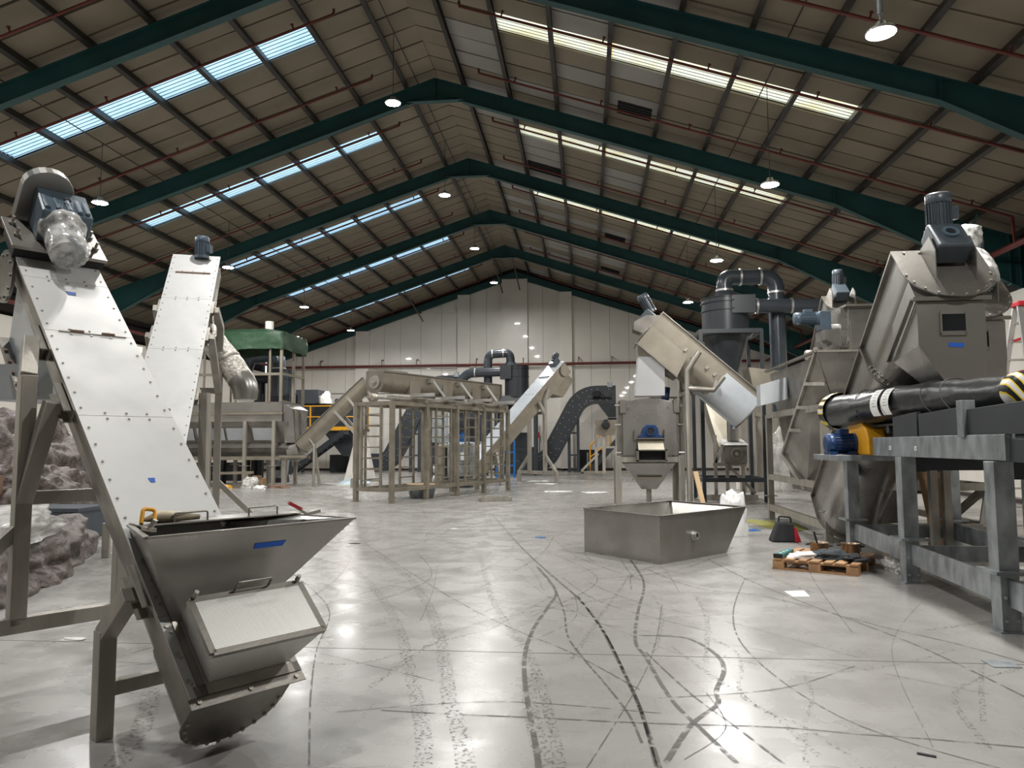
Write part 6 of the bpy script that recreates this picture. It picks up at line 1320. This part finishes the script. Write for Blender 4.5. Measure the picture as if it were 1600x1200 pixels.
MB().pipe(elbowed([(.15, 42, .1), (.15, 42, 1.55), (1.0, 42, 2.45), (1.0, 42, 1.1)], .15, 4), .045, 8).build('hand_rail', M['yellow'], R); MB().pipe([(.15, 42, .9), (1.0, 42, 1.6)], .04, 8).build('mid_rail', M['yellow'], R); MB().pipe(elbowed([(1.25, 42, 1.5), (1.25, 42, 2.5), (2.2, 42, 3.3)], .15, 4), .045, 8).build('hand_rail', M['yellow'], R)
R = thing('feed_box', 'small stainless feed box with a dark motor on a tube frame left of the washer', 'hopper', (.95, 34.5, 0))
MB().hexa([(.5, 34.4, 2.05), (1.25, 34.4, 2.05), (1.25, 35, 2.05), (.5, 35, 2.05)], [(.35, 34.3, 2.75), (1.4, 34.3, 2.75), (1.4, 35.1, 2.75), (.35, 35.1, 2.75)]).build('box', M['tan'], R); motor(R, (.85, 34.3, 2.5), (0, -1, 0), .18, .4, 'bag', (0, 0, 1))
for x in (.4, .75, 1.35): MB().beam((x, 34.6, .3), (x, 34.6, 2.4), .14).build('post', M['tube'], R)
MB().beam((-.3, 34.6, .35), (2.2, 34.6, .35), .12).build('foot_rail', M['tan'], R)
for x in (-.25, 2.1): MB().beam((x, 34.6, 0), (x, 34.6, .35), .12).build('foot', M['tan'], R)
MB().beam((.7, 34.6, 1.5), (1.5, 34.6, 1.5), .1).build('cross_bar', M['tube'], R); MB().beam((-.3, 34.6, .4), (.5, 34.6, 1.2), .1).build('brace', M['tube'], R)
R = thing('dark_cabinet', 'low black cabinet on the floor beside the far stairs', 'cabinet', (-.2, 45.5, 0)); MB().bx(-.5, .9, 45.4, 46.2, 0, 1.3).build('cabinet_body', M['black'], R, bev=.02); MB().bx(-.05, .05, 45.3, 45.4, 0, 1.15).build('pale_edge', M['galv'], R)
R = thing('warning_sign', 'small white sign with a red square on the end wall by the cyclone', 'sign', (-3.1, 47.0, 2.6)); MB().bx(-3.75, -3.05, 46.94, 46.98, .9, 3.0).build('sign_board', M['white'], R); MB().bx(-3.2, -3.0+.0, 46.92, 46.94, 2.05, 2.4).build('red_square', M['redp'], R)

# ------------------------------------------------------------------ bundles at the left
o = lump('quilted_bundle', (-7.75, 9.1, 0), .95, 2.9, .62, 'quilt', 'long low bundle in brown quilted cover on the floor at the left', 'bundle', 81, amt=.22, n=80, rot=.44)
o = lump('clear_film', (-7.6, 8.9, .50), .72, 1.7, .30, 'wrap', 'sheet of clear film over the low brown bundle', 'film', 82, amt=.45, n=30, rot=.44)
o = lump('quilted_bundle', (-13.3, 15.6, 0), 1.9, 2.2, 2.45, 'quilt', 'tall brown quilted heap behind the foreground conveyor', 'bundle', 83, amt=.25, n=90)
o = lump('quilted_bundle', (-11.6, 14.3, .35), .95, 1.3, .95, 'quilt', 'rounded brown quilted machine cover, right of the tall heap', 'bundle', 84, amt=.25, n=70)
o = lump('quilted_bundle', (-11.8, 12.2, 0), .8, 1.1, 1.35, 'quilt', 'narrow brown quilted bundle at the far left edge', 'bundle', 85, amt=.3, n=60)
R = thing('timber_skid', 'dark skid of beams under the quilted machine cover', 'skid', (-11.4, 14.2, 0))
for y in (13.3, 15.1): MB().beam((-12.5, y, .1), (-10.4, y, .1), .16, .2).build('skid_beam', M['rust'], R)
for x in (-12.1, -10.8): MB().beam((x, 13.3, .28), (x, 15.2, .28), .14, .14).build('cross_beam', M['tube'], R)
for x in (-11.9, -11.2): MB().beam((x, 13.2, .2), (x, 13.2, 1.1), .12).build('upright', M['rust'], R)
R = thing('metal_crate', 'grey green metal crate on the floor behind the low bundle', 'crate', (-9.5, 12.6, 0)); MB().bx(-10.3, -8.9, 12.3, 13.2, 0, .55).build('crate_box', M['motord'], R, bev=.01); MB().bx(-10.32, -8.88, 12.28, 13.22, .5, .56).build('crate_rim', M['motord'], R)
sheet('orange_tag', [(-8.0, 10.1, 1.02), (-7.9, 10.12, 1.02), (-7.9, 10.14, 1.09), (-8.0, 10.12, 1.09)], 'orange', 'small orange tag on the dark skid at the left', 'tag') if 0 else None
R = thing('exit_sign', 'small green emergency exit sign on the left wall', 'sign', (-20.7, 26.8, 2.25)); MB().bx(-20.71, -20.68, 26.6, 27.0, 2.25, 2.5).build('sign_plate', M['green'], R); MB().bx(-20.68, -20.675, 26.68, 26.78, 2.3, 2.44).build('running_figure', M['white'], R); MB().bx(-20.68, -20.675, 26.84, 26.94, 2.29, 2.46).build('door_mark', M['white'], R)
# small debris on the floor
rr = random.Random(9)
for i, (x, y, m, l) in enumerate(((-.85, 13.3, 'bluebr', 'tiny blue scrap on the floor left of the tray hopper'), (-4.4, 6.1, 'white', 'thin white plastic strip on the floor by the conveyor rail'), (-2.6, 14.5, 'white', 'small white paper scrap in the middle of the floor'), (-3.9, 12.3, 'bag', 'tiny black scrap on the floor behind the feed hopper'), (-1.7, 31.0, 'white', 'white film scrap on the floor before the middle conveyor'), (-2.2, 33.2, 'white', 'long white film scrap near the middle conveyor stand'), (-1.0, 26.0, 'white', 'curled white strip on the floor beyond the ladder frame'), (.2, 25.5, 'white', 'thin white strip on the floor left of the washer'))):
    L = .10 if y < 20 else .5
    lump('floor_scrap', (x, y, 0), L, L*.4, .012 if y < 20 else .03, m, l, 'scrap', 90+i, amt=.5, n=6)
